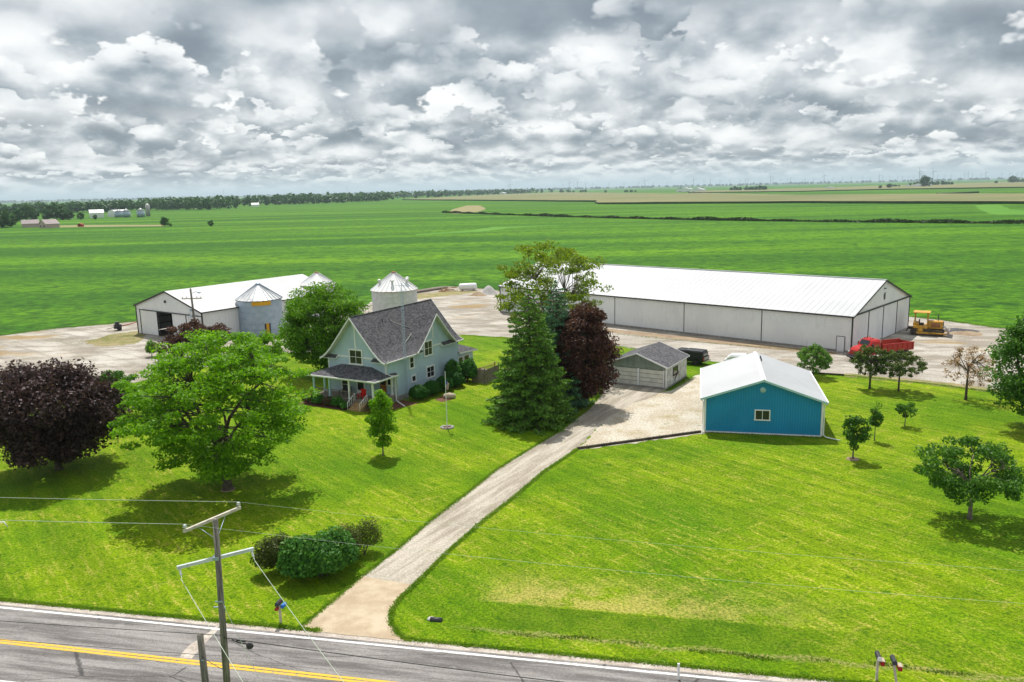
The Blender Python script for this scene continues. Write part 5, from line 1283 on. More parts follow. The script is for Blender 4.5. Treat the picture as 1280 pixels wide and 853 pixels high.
for s in (-1, 1):
    MB().add([(-2.3, s * .925, 1.32), (-.5, s * .925, 1.32), (-.5, s * .875, 1.72), (-2.3, s * .875, 1.72)], [(0, 1, 2, 3)]).build('side_window', 'dark_glass', t)
    MB().add([(.0, s * .925, 1.28), (1.4, s * .925, 1.28), (1.0, s * .845, 1.78), (.1, s * .845, 1.78)], [(0, 1, 2, 3)]).build('side_window', 'dark_glass', t)
    MB().box(-2.80, -2.70, s * .86 - .10, s * .86 + .10, .72, 1.15).build('tail_light', 'tail_red', t)
    m = MB(); cx = -1.65
    for i in range(8):
        a, b = PI * i / 8, PI * (i + 1) / 8
        m.add([(cx + math.cos(q) * .52, s * yy, .42 + math.sin(q) * .52) for q, yy in ((a, .9), (b, .9), (b, 1.10), (a, 1.10))] + [(cx + math.cos(q) * .46, s * 1.10, .42 + math.sin(q) * .46) for q in (a, b)], [(0, 1, 2, 3), (3, 2, 5, 4)])
    m.build('wheel_arch', 'black_paint', t)
    for x in (-1.65, 1.85): wheel(t, (x, s * .90, .41), .41, .27, 'track_steel')
MB().box(-2.98, -2.80, -.95, .95, .48, .66).build('bumper', 'chrome', t); MB().box(-2.815, -2.80, -.72, .72, .74, 1.12).build('tailgate', 'pile_stone', t)
m = MB(); m.box(-2.84, -2.82, -.18, .18, .52, .64); m.build('licence_plate', 'white_trim', t)
# white car behind the blue shed
sx, sy = (28.0, 100.48)
t = thing('white_car', 'white car showing only its roof and windows behind the blue shed', 'car', (*(29.62, 100.78), 0), R(-25))
hull(MB(), [(-2.3, .8, .75, .3, .85), (-2.1, .88, .82, .28, .95), (2.1, .88, .82, .28, .92), (2.35, .78, .7, .3, .78)]).build('body', 'white_vehicle', t)
hull(MB(), [(-2.0, .80, .66, .9, 1.2), (-1.5, .82, .66, .9, 1.55), (.2, .82, .66, .9, 1.60), (1.2, .8, .7, .9, 1.0)]).build('cabin', 'white_vehicle', t)
for s in (-1, 1):
    for x0, x1 in ((-1.6, -.7), (-.6, .4)): MB().add([(x0, s * .83, 1.0), (x1, s * .83, 1.0), (x1 - .1, s * .72, 1.46), (x0 + .1, s * .72, 1.46)], [(0, 1, 2, 3)]).build('side_window', 'dark_glass', t)
    for x in (-1.35, 1.4): wheel(t, (x, s * .82, .33), .33, .22)
MB().add([(1.18, -.68, 1.02), (1.18, .68, 1.02), (.35, .6, 1.57), (.35, -.6, 1.57)], [(0, 1, 2, 3)]).build('windscreen', 'dark_glass', t)
# bulldozer
t = thing('bulldozer', 'yellow tracked bulldozer with open canopy and lowered blade beside the long shed', 'bulldozer', (*(62.86, 119.28), 0), R(-30)); t.scale = (1.1, 1.1, 1.1)
for s in (-1, 1):
    tr = MB(); y0 = s * .95; out = []
    for i in range(9): a = PI / 2 + PI * i / 8; out.append((-1.75 + math.cos(a) * .42, .46 + math.sin(a) * .42))
    for i in range(9): a = -PI / 2 + PI * i / 8; out.append((1.55 + math.cos(a) * .36, .40 + math.sin(a) * .36))
    out.insert(0, (-.9, 1.02)); out[0] = (-.7, 1.0)
    tr.extr(out, y0 - .26, y0 + .26, 'Y'); trk = tr.build('track', 'track_steel', t)
    m = MB(); k = len(out)
    for i in range(k):
        a, b = out[i], out[(i + 1) % k]; L = math.dist(a, b); q = max(1, int(L / .2))
        for j in range(q):
            u = (j + .5) / q; p = (a[0] + (b[0] - a[0]) * u, a[1] + (b[1] - a[1]) * u); nx, nz = (b[1] - a[1]) / L, -(b[0] - a[0]) / L
            m.tube((p[0] + nx * .0, y0 - .29, p[1] + nz * .0), (p[0], y0 + .29, p[1]), .05, n=4, smooth=False)
    tag(m.build('grouser', 'track_steel', trk), kind='stuff')
    MB().lathe([(.05, -.32), (.22, -.32), (.34, -.28), (.34, .28), (.05, .3)], (-.95, y0, .78), 16, axis='Y').build('sprocket', 'machine_yellow', t)
    for x in (-1.7, 1.5): MB().lathe([(.05, -.29), (.26, -.29), (.28, .29), (.05, .29)], (x, y0, .45), 14, axis='Y').build('idler', 'track_steel', t)
    MB().box(-1.4, 1.3, y0 - .10 + s * .18, y0 + .10 + s * .18, .28, .55).build('track_frame', 'machine_yellow', t)
    m = MB().path([(.2, s * 1.32, .45), (2.35, s * 1.32, .42)], .10, 6); m.build('push_arm', 'machine_yellow', t)
    MB().tube((1.55, s * .45, 1.5), (2.4, s * .5, .75), .05).build('hydraulic_ram', 'chrome', t)
MB().cbox(-.1, 1.75, -.52, .52, .95, 1.98, .08).build('engine_hood', 'machine_yellow', t); MB().box(1.76, 1.82, -.46, .46, 1.0, 1.9).build('grille', 'track_steel', t)
for s in (-1, 1): MB().box(.3, 1.4, s * .535 - .01, s * .535 + .01, 1.15, 1.75).build('side_panel', 'rust', t)
MB().cbox(-1.85, -.1, -1.15, 1.15, .98, 1.35, .06).cbox(-1.9, -1.2, -.8, .8, 1.36, 1.72, .06).build('fender_deck', 'machine_yellow', t)
MB().cbox(-1.1, -.6, -.35, .35, 1.36, 1.6).box(-1.25, -1.1, -.35, .35, 1.36, 2.05).build('seat', 'dark_trim', t)
MB().tube((-.1, 0, 1.9), (-.25, 0, 2.1), .04).tube((1.1, .25, 1.95), (1.1, .25, 2.75), .06).build('exhaust', 'track_steel', t)
for x in (-1.7, -.15):
    for s in (-1, 1): MB().tube((x, s * .8, 1.3), (x, s * .8, 3.05), .065, n=6).build('canopy_post', 'machine_yellow', t)
MB().add([(-1.66, -.74, 1.75), (-1.66, .74, 1.75), (-1.66, .74, 2.9), (-1.66, -.74, 2.9)], [(0, 1, 2, 3)]).build('rear_screen', 'dark_trim', t)
MB().cbox(-1.95, .15, -1.0, 1.0, 3.05, 3.17, .04).build('canopy', 'machine_yellow', t)
m = MB(); pf = [(2.35, .05), (2.28, .35), (2.32, .7), (2.5, .98), (2.62, 1.02), (2.5, .7), (2.47, .35), (2.55, .02)]; m.extr(pf, -1.6, 1.6, 'Y'); m.build('blade', 'blade_steel', t)
MB().box(-2.5, -1.9, -.3, .3, .7, 1.0).path([(-2.4, 0, .95), (-2.75, 0, .35)], .08).build('ripper', 'track_steel', t)

# ------------------------------------------------------------------ POLES AND WIRES
PX_, PY_ = -11.87, 29.91; PZ = 10.5
t = thing('utility_pole', 'tall weathered wooden utility pole with two crossarms at the near roadside', 'utility pole', (-12.12, 29.93, 0))
MB().path([(0, 0, -.2), (.12, 0, 5.2), (.25, -.02, PZ)], [.155, .135, .105], 14).build('pole', 'weathered_pole', t)
def arm(parent, a, b, z, w_, h, m_, name='crossarm'):
    ax, ay = a[0] + 12.12, a[1] - 29.93; bx, by = b[0] + 12.12, b[1] - 29.93; L = math.dist(a, b); ux, uy = (bx - ax) / L, (by - ay) / L; nx, ny = -uy * w_, ux * w_
    off = (ny * 0, 0)
    vs = [(ax - nx, ay - ny, z - h), (bx - nx, by - ny, z - h), (bx + nx, by + ny, z - h), (ax + nx, ay + ny, z - h), (ax - nx, ay - ny, z + h), (bx - nx, by - ny, z + h), (bx + nx, by + ny, z + h), (ax + nx, ay + ny, z + h)]
    return MB().add(vs, [(0, 3, 2, 1), (4, 5, 6, 7), (0, 1, 5, 4), (1, 2, 6, 5), (2, 3, 7, 6), (3, 0, 4, 7)]).build(name, m_, parent)
A0, A1 = (-12.95, 29.42), (-11.50, 31.75)
arm(t, A0, A1, 10.22, .05, .06, 'weathered_arm')
B0, B1 = (-13.22, 29.12), (-10.72, 30.66)
arm(t, B0, B1, 8.86, .05, .065, 'fibreglass')
def L_(p): return (p[0] + 12.12, p[1] - 29.93, p[2])
def lerp3(a, b, f, z): return (a[0] + (b[0] - a[0]) * f, a[1] + (b[1] - a[1]) * f, z)
for f in (.24, .72): MB().path([L_(lerp3(A0, A1, f, 10.15)), L_((-11.89, 29.93, 9.62))], .014, 5).build('brace', 'galvanised', t)
for p, z in ((lerp3(A0, A1, .03, 0), 10.29), (lerp3(A0, A1, .97, 0), 10.29)):
    MB().lathe([(.02, 0), (.025, .06), (.075, .07), (.085, .10), (.05, .12), (.075, .15), (.05, .19), (.02, .20)], L_((p[0], p[1], z)), 12).build('insulator', 'porcelain', t)
for p in (B0, B1):
    q = (p[0] + (B1[0] - B0[0]) * (.03 if p is B0 else -.03), p[1] + (B1[1] - B0[1]) * (.03 if p is B0 else -.03), 8.80)
    m = MB(); d = Vector((.45, -.78, -.42)).normalized()
    for i in range(6): c = Vector(L_(q)) + d * (.08 + i * .05); m.tube(c, c + d * .02, .05, .03, 8)
    m.tube(L_(q), Vector(L_(q)) + d * .5, .012, n=5); m.build('strain_insulator', 'porcelain', t)
MB().box(.02, .28, -.16, .10, 8.80, 8.94).build('arm_bracket', 'galvanised', t)
MB().box(-.02, .26, -.15, -.12, 7.0, 7.06).box(-.16, .32, -.02, .02, 6.7, 6.74).build('bolt', 'galvanised', t)
t2 = thing('pole_stub', 'short leaning wooden stub pole standing left of the tall utility pole', 'utility pole', (-13.35, 30.87, 0))
MB().path([(.05, 0, -.2), (.0, 0, 5.0)], [.17, .135], 12).build('pole', 'weathered_pole', t2)
MB().path([(.0, -.13, 3.9), (.1, -.14, 3.85)], .03, 6).build('bolt', 'galvanised', t2)
def wire(name, label, a, b, sag, r, m_, n=28, group=None):
    pts = [tuple(a[i] + (b[i] - a[i]) * k / n - (4 * sag * (k / n) * (1 - k / n) if i == 2 else 0) for i in range(3)) for k in range(n + 1)]
    return tag(MB().path(pts, r, 5).build(name, m_), label, 'wire', group)
I0 = lerp3(A0, A1, .03, 10.49); I1 = lerp3(A0, A1, .97, 10.49)
def off(p, ang, L, z): a = R(ang); return (p[0] + math.cos(a) * L, p[1] + math.sin(a) * L, z)
wire('power_line', 'thin wire running left from the far end of the upper crossarm', I1, off(I1, 171.5, 62, 10.6), .35, .011, 'wire_metal')
wire('power_line', 'thin wire running left from the near end of the upper crossarm', I0, off(I0, 171.5, 62, 10.6), .35, .011, 'wire_metal')
wire('power_line', 'thin wire running right over the lawn from the far end of the upper crossarm', I1, off(I1, -11.5, 62, 10.6), .9, .0035, 'wire_metal')
wire('power_line', 'thin wire running right over the round bushes from the near end of the upper crossarm', I0, off(I0, -11.5, 62, 10.6), .9, .004, 'wire_metal')
def dirwire(a, az, L, z1, sag, label): return wire('power_line', label, a, (a[0] + math.cos(R(az)) * L, a[1] + math.sin(R(az)) * L, z1), sag, .013, 'wire_metal')
q0 = (B0[0] + .28, B0[1] - .38, 8.58); q1 = (B1[0] + .18, B1[1] - .50, 8.58)
dirwire(q0, -50, 30, 3.2, .9, 'pale wire slanting down right from the left end of the lower crossarm')
dirwire(q1, -50, 30, 3.2, .9, 'pale wire slanting down right from the right end of the lower crossarm')
wire('guy_wire', 'thin pale guy wire slanting down right from the middle of the tall pole', (-11.9, 29.85, 7.0), (-7.2, 26.1, 0.0), .02, .010, 'wire_metal')
wire('telephone_cable', 'thin cable crossing the road left of the tall pole', (-11.95, 29.8, 5.55), off((-11.95, 29.8, 0), 169.5, 60, 6.1), .5, .013, 'black_cable')
wire('telephone_cable', 'lower thin cable crossing the road left of the stub pole', (-13.35, 30.8, 4.1), off((-13.35, 30.8, 0), 170, 60, 4.9), .35, .011, 'black_cable')
wire('telephone_cable', 'black cable running right across the road from the tall pole past the black splice case', (-11.95, 29.8, 5.45), off((-11.95, 29.8, 0), -12, 55, 6.0), .75, .017, 'black_cable')
wire('telephone_cable', 'short slack cable joining the stub pole to the tall pole', (-13.3, 30.75, 4.05), (-12.0, 29.85, 3.95), .06, .012, 'black_cable', 10)
t = thing('splice_case', 'round black splice case hanging on the cable right of the tall pole', 'cable box', (-10.83, 29.56, 5.2))
MB().blob((0, 0, 0), (.15, .12, .13), 3, .05, 12, 8).build('case', 'black_cable', t)
MB().path([(-.05, 0, .08), (-.45, .05, .12), (-.75, .1, .24)], .025, 6).path([(-.15, 0, .2), (-.55, .08, .22)], .035, 6).build('cable_tail', 'black_cable', t)
# service pole beside the left shed
sx, sy = -46.3, 118.0
sx, sy = (-49.26, 123.85)
t = thing('utility_pole', 'grey service pole with short crossarm and lamp in front of the open white shed', 'utility pole', (sx, sy, 0))
MB().path([(.0, 0, -.2), (-.25, 0, 9.1)], [.20, .14], 10).build('pole', 'weathered_pole', t)
MB().box(-1.75, 1.35, -.09, .03, 7.45, 7.62).build('crossarm', 'weathered_arm', t)
for x in (-1.6, -1.0, .6, 1.25): MB().lathe([(.04, 7.62), (.10, 7.72), (.04, 7.88)], (x, -.03, 0), 8).build('insulator', 'porcelain', t)
MB().path([(-.25, -.1, 8.3), (.7, -.3, 8.6), (1.1, -.35, 8.55)], .04, 6).build('lamp_arm', 'galvanised', t); MB().blob((1.2, -.36, 8.48), (.28, .18, .12), 2, 0).build('lamp_head', 'galvanised', t)
MB().path([(-.2, -.15, 5.8), (-.9, -.3, 5.0), (-.8, -.3, 4.0), (-.15, -.2, 3.5)], .02, 5).build('drop_wire', 'black_cable', t)
for z in (5.6, 4.6): MB().box(-.62, -.3, -.25, -.05, z, z + .35).build('meter_box', 'galvanised', t)

# ------------------------------------------------------------------ MAILBOXES, small roadside things
def mailbox(label, loc, rz, hm, h, lean, extra):
    t = thing('mailbox', label, 'mailbox', (*loc, 0), rz)
    MB().add([(x + lean * k, y, z) for k, z in ((0, 0), (1, h)) for x, y in ((-.05, -.05), (.05, -.05), (.05, .05), (-.05, .05))], [(0, 3, 2, 1), (4, 5, 6, 7), (0, 1, 5, 4), (1, 2, 6, 5), (2, 3, 7, 6), (3, 0, 4, 7)]).build('post', 'weathered_arm', t)
    pf = [(-.10, 0), (.10, 0), (.10, .12), (.07, .19), (0, .22), (-.07, .19), (-.10, .12)]
    MB().extr([(x + lean, z + h) for x, z in pf], -.30, .24, 'Y').build('box', hm, t)
    MB().extr([(x * .98 + lean, z * .98 + h) for x, z in pf], -.32, -.305, 'Y').build('door', hm if extra != 'white' else 'white_trim', t)
    MB().box(lean + .105, lean + .115, -.1, -.06, h + .05, h + .26).build('flag', 'tail_red', t)
    return t
mailbox('dark mailbox with a bright blue newspaper tube on a thin post left of the driveway', (-13.01, 40.44), R(-12), 'grey_plastic', 1.12, 0, 0)
x, y = (-13.01, 40.44)
tag(MB().lathe([(.09, -.18), (.11, -.17), (.11, .17), (.09, .18)], (0, 0, 0), 10, axis='Y').build('newspaper_tube', 'blue_plastic', loc=(x + .24, y - .05, 1.05), rz=R(-12)), 'bright blue newspaper tube fixed beside the dark mailbox at the driveway', 'newspaper tube')
tag(MB().cbox(-.09, .09, -.14, .08, -.07, .07, .02).build('newspaper_tube', 'faded_red_paint', loc=(x - .06, y - .26, .98), rz=R(-12)), 'small dark red box under the dark mailbox at the driveway', 'newspaper tube')
mailbox('white fronted mailbox with dark hood, left of the lower right roadside pair', (16.71, 34.02), R(-12), 'dark_trim', 1.18, 0, 'white')
mailbox('dark grey mailbox on leaning pale post, right of the lower right roadside pair', (17.46, 33.59), R(-12), 'grey_plastic', 1.2, -.22, 0)
for (px_, py_, dx_, lb_) in ((*(16.71, 34.02), .16, 'red newspaper tube fixed to the post of the white fronted mailbox'), (*(17.46, 33.59), .02, 'red newspaper tube fixed to the leaning post of the dark grey mailbox')):
    t = thing('newspaper_tube', lb_, 'newspaper tube', (px_ + dx_, py_ - .05, .98), R(-12)); MB().cbox(-.08, .10, -.22, .2, -.09, .09, .03).build('tube', 'tail_red', t); MB().box(-.07, .12, -.18, .18, .095, .12).build('lid', 'boulder_stone', t)
tag(MB().path([(-.5, 0, .0), (-.5, 0, .5), (.35, .1, .5), (.55, .12, .12)], .05, 8).build('bent_pipe', 'white_trim', loc=(*(-36.91, 54.07), 0)), 'bent white pipe sticking out of the lawn at the far left edge', 'pipe')
t = thing('culvert_pipe', 'open end of a dark culvert pipe in the ditch right of the driveway mouth', 'pipe', (*(-4.46, 40.27), 0), R(-10))
MB().lathe([(.10, -.35), (.14, -.35), (.14, .3), (.10, .3)], (0, 0, .04), 14, axis='X').build('pipe', 'dark_trim', t); MB().blob((-.30, .05, .02), (.26, .18, .12), 4, .2).build('stone', 'pile_stone', t)
tag(MB().box(-.05, .05, -.04, .04, 0, .85).build('marker_post', 'white_trim', loc=(*(7.5, 34.41), 0)), 'short white marker post at the bottom road edge', 'post')

# ------------------------------------------------------------------ TREES near the house
def tp(*a): return a
broadleaf('purple_maple', 'round dark purple maple on the front lawn at the left edge', 'tree', (-39.6, 66.77), 9.3, 11.4, 1.2, 260, 52000, .135, 'maple_purple_leaf', 2, shape='round', up=.5, flat=.8, cl=1.2, lean=(-.1, 0))
broadleaf('locust_tree', 'huge spreading bright green tree on the front lawn left of the house', 'tree', (-22.94, 60.96), 12.6, 14.6, .8, 380, 52000, .115, 'locust_leaf', 5, shape='vase', up=.9, flat=.34, cl=1.0, gap=.12, lean=(-.6, .6), trunk_h=2.4, r=.34)
broadleaf('ash_tree', 'full green tree standing directly left of the house in front of the grain bins', 'tree', (-24.17, 101.81), 11.6, 10.8, 1.2, 210, 40000, .14, 'ash_leaf', 8, shape='round', up=.5, flat=.6, cl=1.25, r=.3)
broadleaf('purple_plum_tree', 'small purple-leaved tree in front of the old white shed', 'tree', (-45.26, 114.84), 5.4, 9.2, .8, 60, 8000, .14, 'bronze_purple_leaf', 9, flat=.7, cl=.8, depth=6)
broadleaf('purple_plum_tree', 'lower purple-leaved clump left of the service pole', 'tree', (-48.21, 113.49), 3.6, 5.0, .5, 30, 3500, .14, 'bronze_purple_leaf', 10, flat=.7, cl=.7)
broadleaf('green_tree', 'dark green tree peeking out between the purple maple and the spreading tree', 'tree', (-42.88, 83.89), 5.2, 5.2, .6, 60, 6000, .13, 'oak_leaf', 12, cl=.7, flat=.6)
shrub('juniper', 'small dark spiky juniper at the edge of the left gravel yard', (-53.13, 116.31), 1.7, 1.7, 2.6, 1400, .12, 'spruce_needle', 13, shell=.4)
broadleaf('green_tree', 'low bright green tree in front of the galvanised grain bin', 'tree', (-33.97, 105.69), 5.0, 7.5, .5, 70, 8500, .13, 'locust_leaf', 14, cl=.8, flat=.6)
broadleaf('young_tree', 'slender light green young tree in front of the porch steps', 'tree', (-11.72, 68.61), 6.0, 2.3, .6, 52, 6000, .095, 'locust_leaf', 15, 'pale_bark', shape='cone', flat=.8, cl=.48, r=.06)
conifer('spruce_tree', 'big mid-green spruce at the front of the clump between house and driveway', (1.74, 78.07), 13.1, 8.8, .35, 34, .15, 'spruce_needle', 16, 42000, .16, power=.62)
conifer('blue_spruce', 'taller blue-green spruce rising behind the front spruce', (4.73, 83.58), 13.3, 7.2, .5, 34, .14, 'blue_spruce_needle', 17, 34000, .14, power=.66)
broadleaf('purple_maple', 'tall oval bronze-purple maple between the blue-green spruce and the garage', 'tree', (7.63, 83.32), 10.8, 6.1, .8, 160, 34000, .14, 'bronze_purple_leaf', 18, shape='round', up=.5, flat=.8, cl=1.0)
broadleaf('thin_tree', 'tall sparse yellow-green tree rising behind the spruces in front of the long shed', 'tree', (4.94, 98.79), 17.0, 14.4, 4.5, 170, 18000, .14, 'yellow_green_leaf', 19, 'pale_bark', shape='round', up=.5, flat=.5, cl=1.0, r=.28, trunk_h=6.0, gap=-.05)
broadleaf('young_oak', 'broad young shade tree alone on the right-hand lawn', 'tree', (31.18, 51.95), 5.7, 7.3, 1.5, 95, 11000, .10, 'oak_leaf', 21, 'pale_bark', shape='flat', flat=.6, cl=.62, r=.13)
broadleaf('young_oak', 'small round young tree nearest the blue shed, mulched at its foot', 'tree', (28.5, 64.67), 3.9, 2.2, 1.1, 34, 3800, .085, 'oak_leaf', 22, 'pale_bark', flat=.75, cl=.42, r=.06)
broadleaf('young_oak', 'thin two-tiered sapling just behind the small round young tree', 'tree', (32.45, 69.42), 3.35, .8, .9, 16, 1900, .075, 'oak_leaf', 23, 'pale_bark', flat=.9, cl=.34, r=.04)
broadleaf('young_oak', 'smallest sapling, right of the thin two-tiered one', 'tree', (37.18, 73.53), 2.5, 1.5, .9, 14, 1500, .08, 'oak_leaf', 24, 'pale_bark', flat=.7, cl=.36, r=.04)
tag(MB().lathe([(.55, 0), (.5, .03), (.1, .05)], n=12).build('mulch_ring', 'dirt', loc=(*(28.5, 64.67), .004)), 'pale mulch ring around the small round young tree', 'mulch')
tag(MB().lathe([(.6, 0), (.5, .05), (.1, .08)], n=12).build('mulch_ring', 'dirt', loc=(*(-22.94, 60.96), .004)), 'bare earth ring at the foot of the huge spreading tree', 'mulch')
def pine(label, loc, H, W, base, lm, seed, nl, ncl=42, cl=.5, gap=0.):
    return broadleaf('pine_tree', label, 'tree', loc, H, W, base, int(ncl * 2.6), int(nl * 2.1), .075, lm, seed, 'bark', shape='cone', flat=.75, cl=cl * .56, r=H * .020, up=.6, gap=gap, trunk_h=H * .62)
pine('dense dark green small pine beside the lane behind the blue shed', (36.14, 94.27), 4.0, 4.3, .6, 'spruce_needle', 25, 5200, 55, .55)
pine('olive green pine with a bare trunk in front of the red dump truck cab', (40.19, 87.94), 5.2, 4.6, 1.5, 'browning_needle', 26, 4600, 52, .50)
pine('wider pine with brownish top in front of the dump truck box', (42.8, 86.59), 4.7, 5.8, 1.7, 'browning_needle', 27, 5200, 56, .55)
pine('dying pine with mostly bare branches and rust-brown needles', (47.89, 82.32), 5.9, 6.0, 1.5, 'dead_needle', 28, 1500, 50, .55)
broadleaf('linden_tree', 'large dense dark green tree cut off by the right edge', 'tree', (48.24, 72.11), 11.6, 7.6, .9, 170, 26000, .13, 'oak_leaf', 29, shape='cone', flat=.7, cl=.95)
shrub('bush', 'large glossy dark green bush nearest the driveway mouth', (-11.63, 45.9), 5.1, 4.0, 2.8, 14000, .10, 'shrub_leaf', 50, shell=.62, lumps=4)
shrub('bush', 'duller olive bush at the left end of the bush clump', (-13.87, 46.75), 4.6, 3.4, 2.4, 9000, .07, 'olive_shrub_leaf', 51, shell=.5, lumps=3)
shrub('bush', 'dark green bush in the middle of the bush clump', (-12.8, 46.27), 4.2, 3.2, 2.4, 8000, .08, 'shrub_leaf', 52, shell=.6, lumps=2)
shrub('bush', 'brownish olive bush behind the others beside the driveway', (-9.95, 48.33), 4.0, 3.0, 2.4, 9000, .055, 'olive_shrub_leaf', 53, shell=.5, lumps=4)

# grass tufts that break the hard edges of the drive, road shoulder and lot
rng = np.random.default_rng(77); C = []
def edge_tufts(pts, n, w_):
    pts = np.array(pts, float); seg = np.linalg.norm(np.diff(pts, axis=0), axis=1); cum = np.r_[0, np.cumsum(seg)]
    s = rng.random(n) * cum[-1]; k = np.clip(np.searchsorted(cum, s) - 1, 0, len(seg) - 1); p = pts[k] + (pts[k + 1] - pts[k]) * ((s - cum[k]) / seg[k])[:, None]
    cl_ = rng.normal(size=(n, 2)) * w_; C.append(np.c_[p + cl_, rng.random(n) * .06 + .02])
edge_tufts([(-11.88, 39.62), (-11.11, 41.5), (-10.37, 43.36), (-9.71, 45.09), (-7.7, 49.62), (-6.0, 53.97), (-3.96, 58.41), (-1.59, 63.97), (1.2, 69.0), (4.43, 74.58), (7.85, 82.03), (10.04, 88.6)], 14000, .10)
edge_tufts([(-5.7, 38.27), (-6.37, 38.91), (-6.97, 40.13), (-7.09, 41.32), (-6.8, 42.82), (-6.22, 44.12), (-4.47, 48.74), (-2.55, 53.07), (-0.28, 57.53), (2.39, 63.31), (5.64, 68.9)], 12000, .10)
edge_tufts([rp(-34, .0), rp(-13.0, .0)], 12000, .09); edge_tufts([rp(-8.2, .0), rp(30, .0)], 14000, .09)
edge_tufts([(17.65, 88.98), (19.63, 91.85), (21.91, 95.3)], 1500, .2)
edge_tufts([(-10.4, 128.96), (-2.52, 125.41), (7.29, 120.1), (16.34, 115.21), (23.98, 106.41)], 5000, .25); edge_tufts([(36.0, 96.0), (40.38, 94.26), (47.58, 89.49), (54.73, 83.37)], 6000, .22)
tag(link('grass_tufts', leaf_mesh('grass_tufts', np.concatenate(C), .055, rng, ['grass_blade'], .1, .35)), kind='stuff', label='ragged grass growing along the edges of driveway and road')
C = []
# the weedy ditch line right of the drive and rough yard margins
n = 5000; u = rng.uniform(-5.0, 34, n); u = u[np.sin(u * 2.1) + np.sin(u * .77 + 1) + rng.normal(size=n) * .6 > .1]; C.append(np.c_[np.array([rp(a, 1.55 + .16 * math.sin(a * .5) + .1 * math.sin(a * 1.7) + b) for a, b in zip(u, rng.normal(size=len(u)) * .10)]), rng.random(len(u)) * .04 + .01])
edge_tufts([(68.26, 135.97), (72.44, 130.26), (75.7, 123.58), (78.46, 121.02)], 3500, .5); edge_tufts([(-89.14, 138.18), (-83.0, 144.71), (-73.67, 149.62), (-71.49, 152.12)], 3500, .5); edge_tufts([(-22.73, 188.53), (-14.94, 195.74), (-8.92, 192.12), (-1.95, 184.61)], 3000, .6)
edge_tufts([(5.66, 69.13), (11.61, 71.25), (17.7, 73.27)], 900, .25); edge_tufts([(18.0, 73.0), (28.2, 70.6), (31.0, 82.4)], 2600, .10); edge_tufts([(17.6, 89.4), (21.3, 95.6)], 1200, .14); edge_tufts([(-79.64, 136.17), (-69.33, 126.97), (-62.22, 131.68)], 900, 1.2); edge_tufts([(-69.86, 130.49), (-63.81, 136.4)], 1600, 1.6); edge_tufts([(-0.2, 76.83), (3.81, 77.61)], 500, .5); edge_tufts([(16.56, 125.76), (26.38, 118.35), (43.63, 107.35)], 2500, .25); edge_tufts([(-54.59, 91.66), (-48.63, 96.9), (-46.35, 103.18), (-38.5, 111.31), (-35.07, 117.15)], 3000, .5)
tag(link('weeds', leaf_mesh('weeds', np.concatenate(C), .05, rng, ['weed_blade'], .1, .4)), kind='stuff', label='scruffy weeds along the ditch and the margins of the gravel yard')

# ------------------------------------------------------------------ FAR FARMS
def simple_house(name, label, cat, loc, rz, W, D, e, r, wallm, roofm, wins=3, group=None, doors=0):
    t = thing(name, label, cat, (*loc, 0), rz, group)
    MB().extr([(0, 0), (W, 0), (W, e), (W / 2, r - .1), (0, e)], 0, D, 'Y').build('wall', wallm, t)
    for sg, (x0, x1) in ((1, (-.4, W / 2)), (-1, (W + .4, W / 2))): MB().extr([(x0, e - .2), (x1, r), (x1, r + .2), (x0, e + .0)], -.4, D + .4, 'Y').build('roof', roofm, t)
    for i in range(wins):
        MB().box(W / wins * (i + .32), W / wins * (i + .68), -.04, .0, 1.0, 2.3).build('window', 'dark_glass', t)
    for i in range(doors): MB().box(-.04, .0, D * (.15 + i * .4), D * (.42 + i * .4), .1, 2.5).build('door', 'white_trim', t)
    return t
def far(x, y): return (x, y)
simple_house('far_farmhouse', 'far left pinkish house with grey roof, left one of the joined pair', 'house', (-429.66, 717.79), R(-60), 9, 13, 3.2, 6.4, 'pink_wall', 'pink_roof', 3, doors=1)
simple_house('far_farmhouse', 'far left pinkish house with brick gable facing us, right one of the pair', 'house', (-396.99, 686.69), R(-28), 9.5, 12, 3.4, 7.0, 'pink_wall', 'pink_roof', 2)
simple_house('far_farmhouse', 'distant white farmhouse half hidden by small trees left of the far grain bins', 'house', (-530.74, 1031.04), R(-60), 12, 16, 6, 10, 'white_trim', 'white_steel_roof', 3, doors=2)
simple_house('far_shed', 'tiny distant white shed at the foot of the dark woodland trees', 'shed', (-558.69, 1020.99), R(-60), 7, 10, 3, 4.5, 'white_trim', 'white_trim', 1)
simple_house('far_barn', 'distant white barn on the skyline at the edge of the woods', 'barn', (-539.99, 1710.85), R(-65), 9, 15, 4.5, 7.5, 'white_trim', 'white_steel_roof', 2)
t = thing('far_quonset', 'distant pale round-roofed shed left of the far grain bins', 'shed', (*(-517.05, 1048.54), 0), R(-25))
MB().extr([(math.cos(a) * 9 + 9, math.sin(a) * 9) for a in [PI * i / 14 for i in range(15)]], 0, 22, 'Y').build('shell', 'white_trim', t)
def far_bin(label, loc, r, e, a):
    t = thing('far_grain_bin', label, 'grain bin', (*loc, 0)); MB().lathe([(r, 0), (r, e)], n=20).build('wall', 'galvanised', t); MB().lathe([(r + .2, e), (.3, a), (0, a + .1)], n=20).build('roof', 'galvanised_roof', t)
far_bin('far grain bin touching the distant round-roofed shed', (-489.74, 1023.6), 5.2, 6.8, 9.6)
far_bin('middle far grain bin with pointed roof', (-475.64, 1013.87), 4.8, 7.2, 10.4)
far_bin('far grain bin standing apart just left of the grey silo', (-453.44, 1004.35), 4.8, 7.6, 11.0)
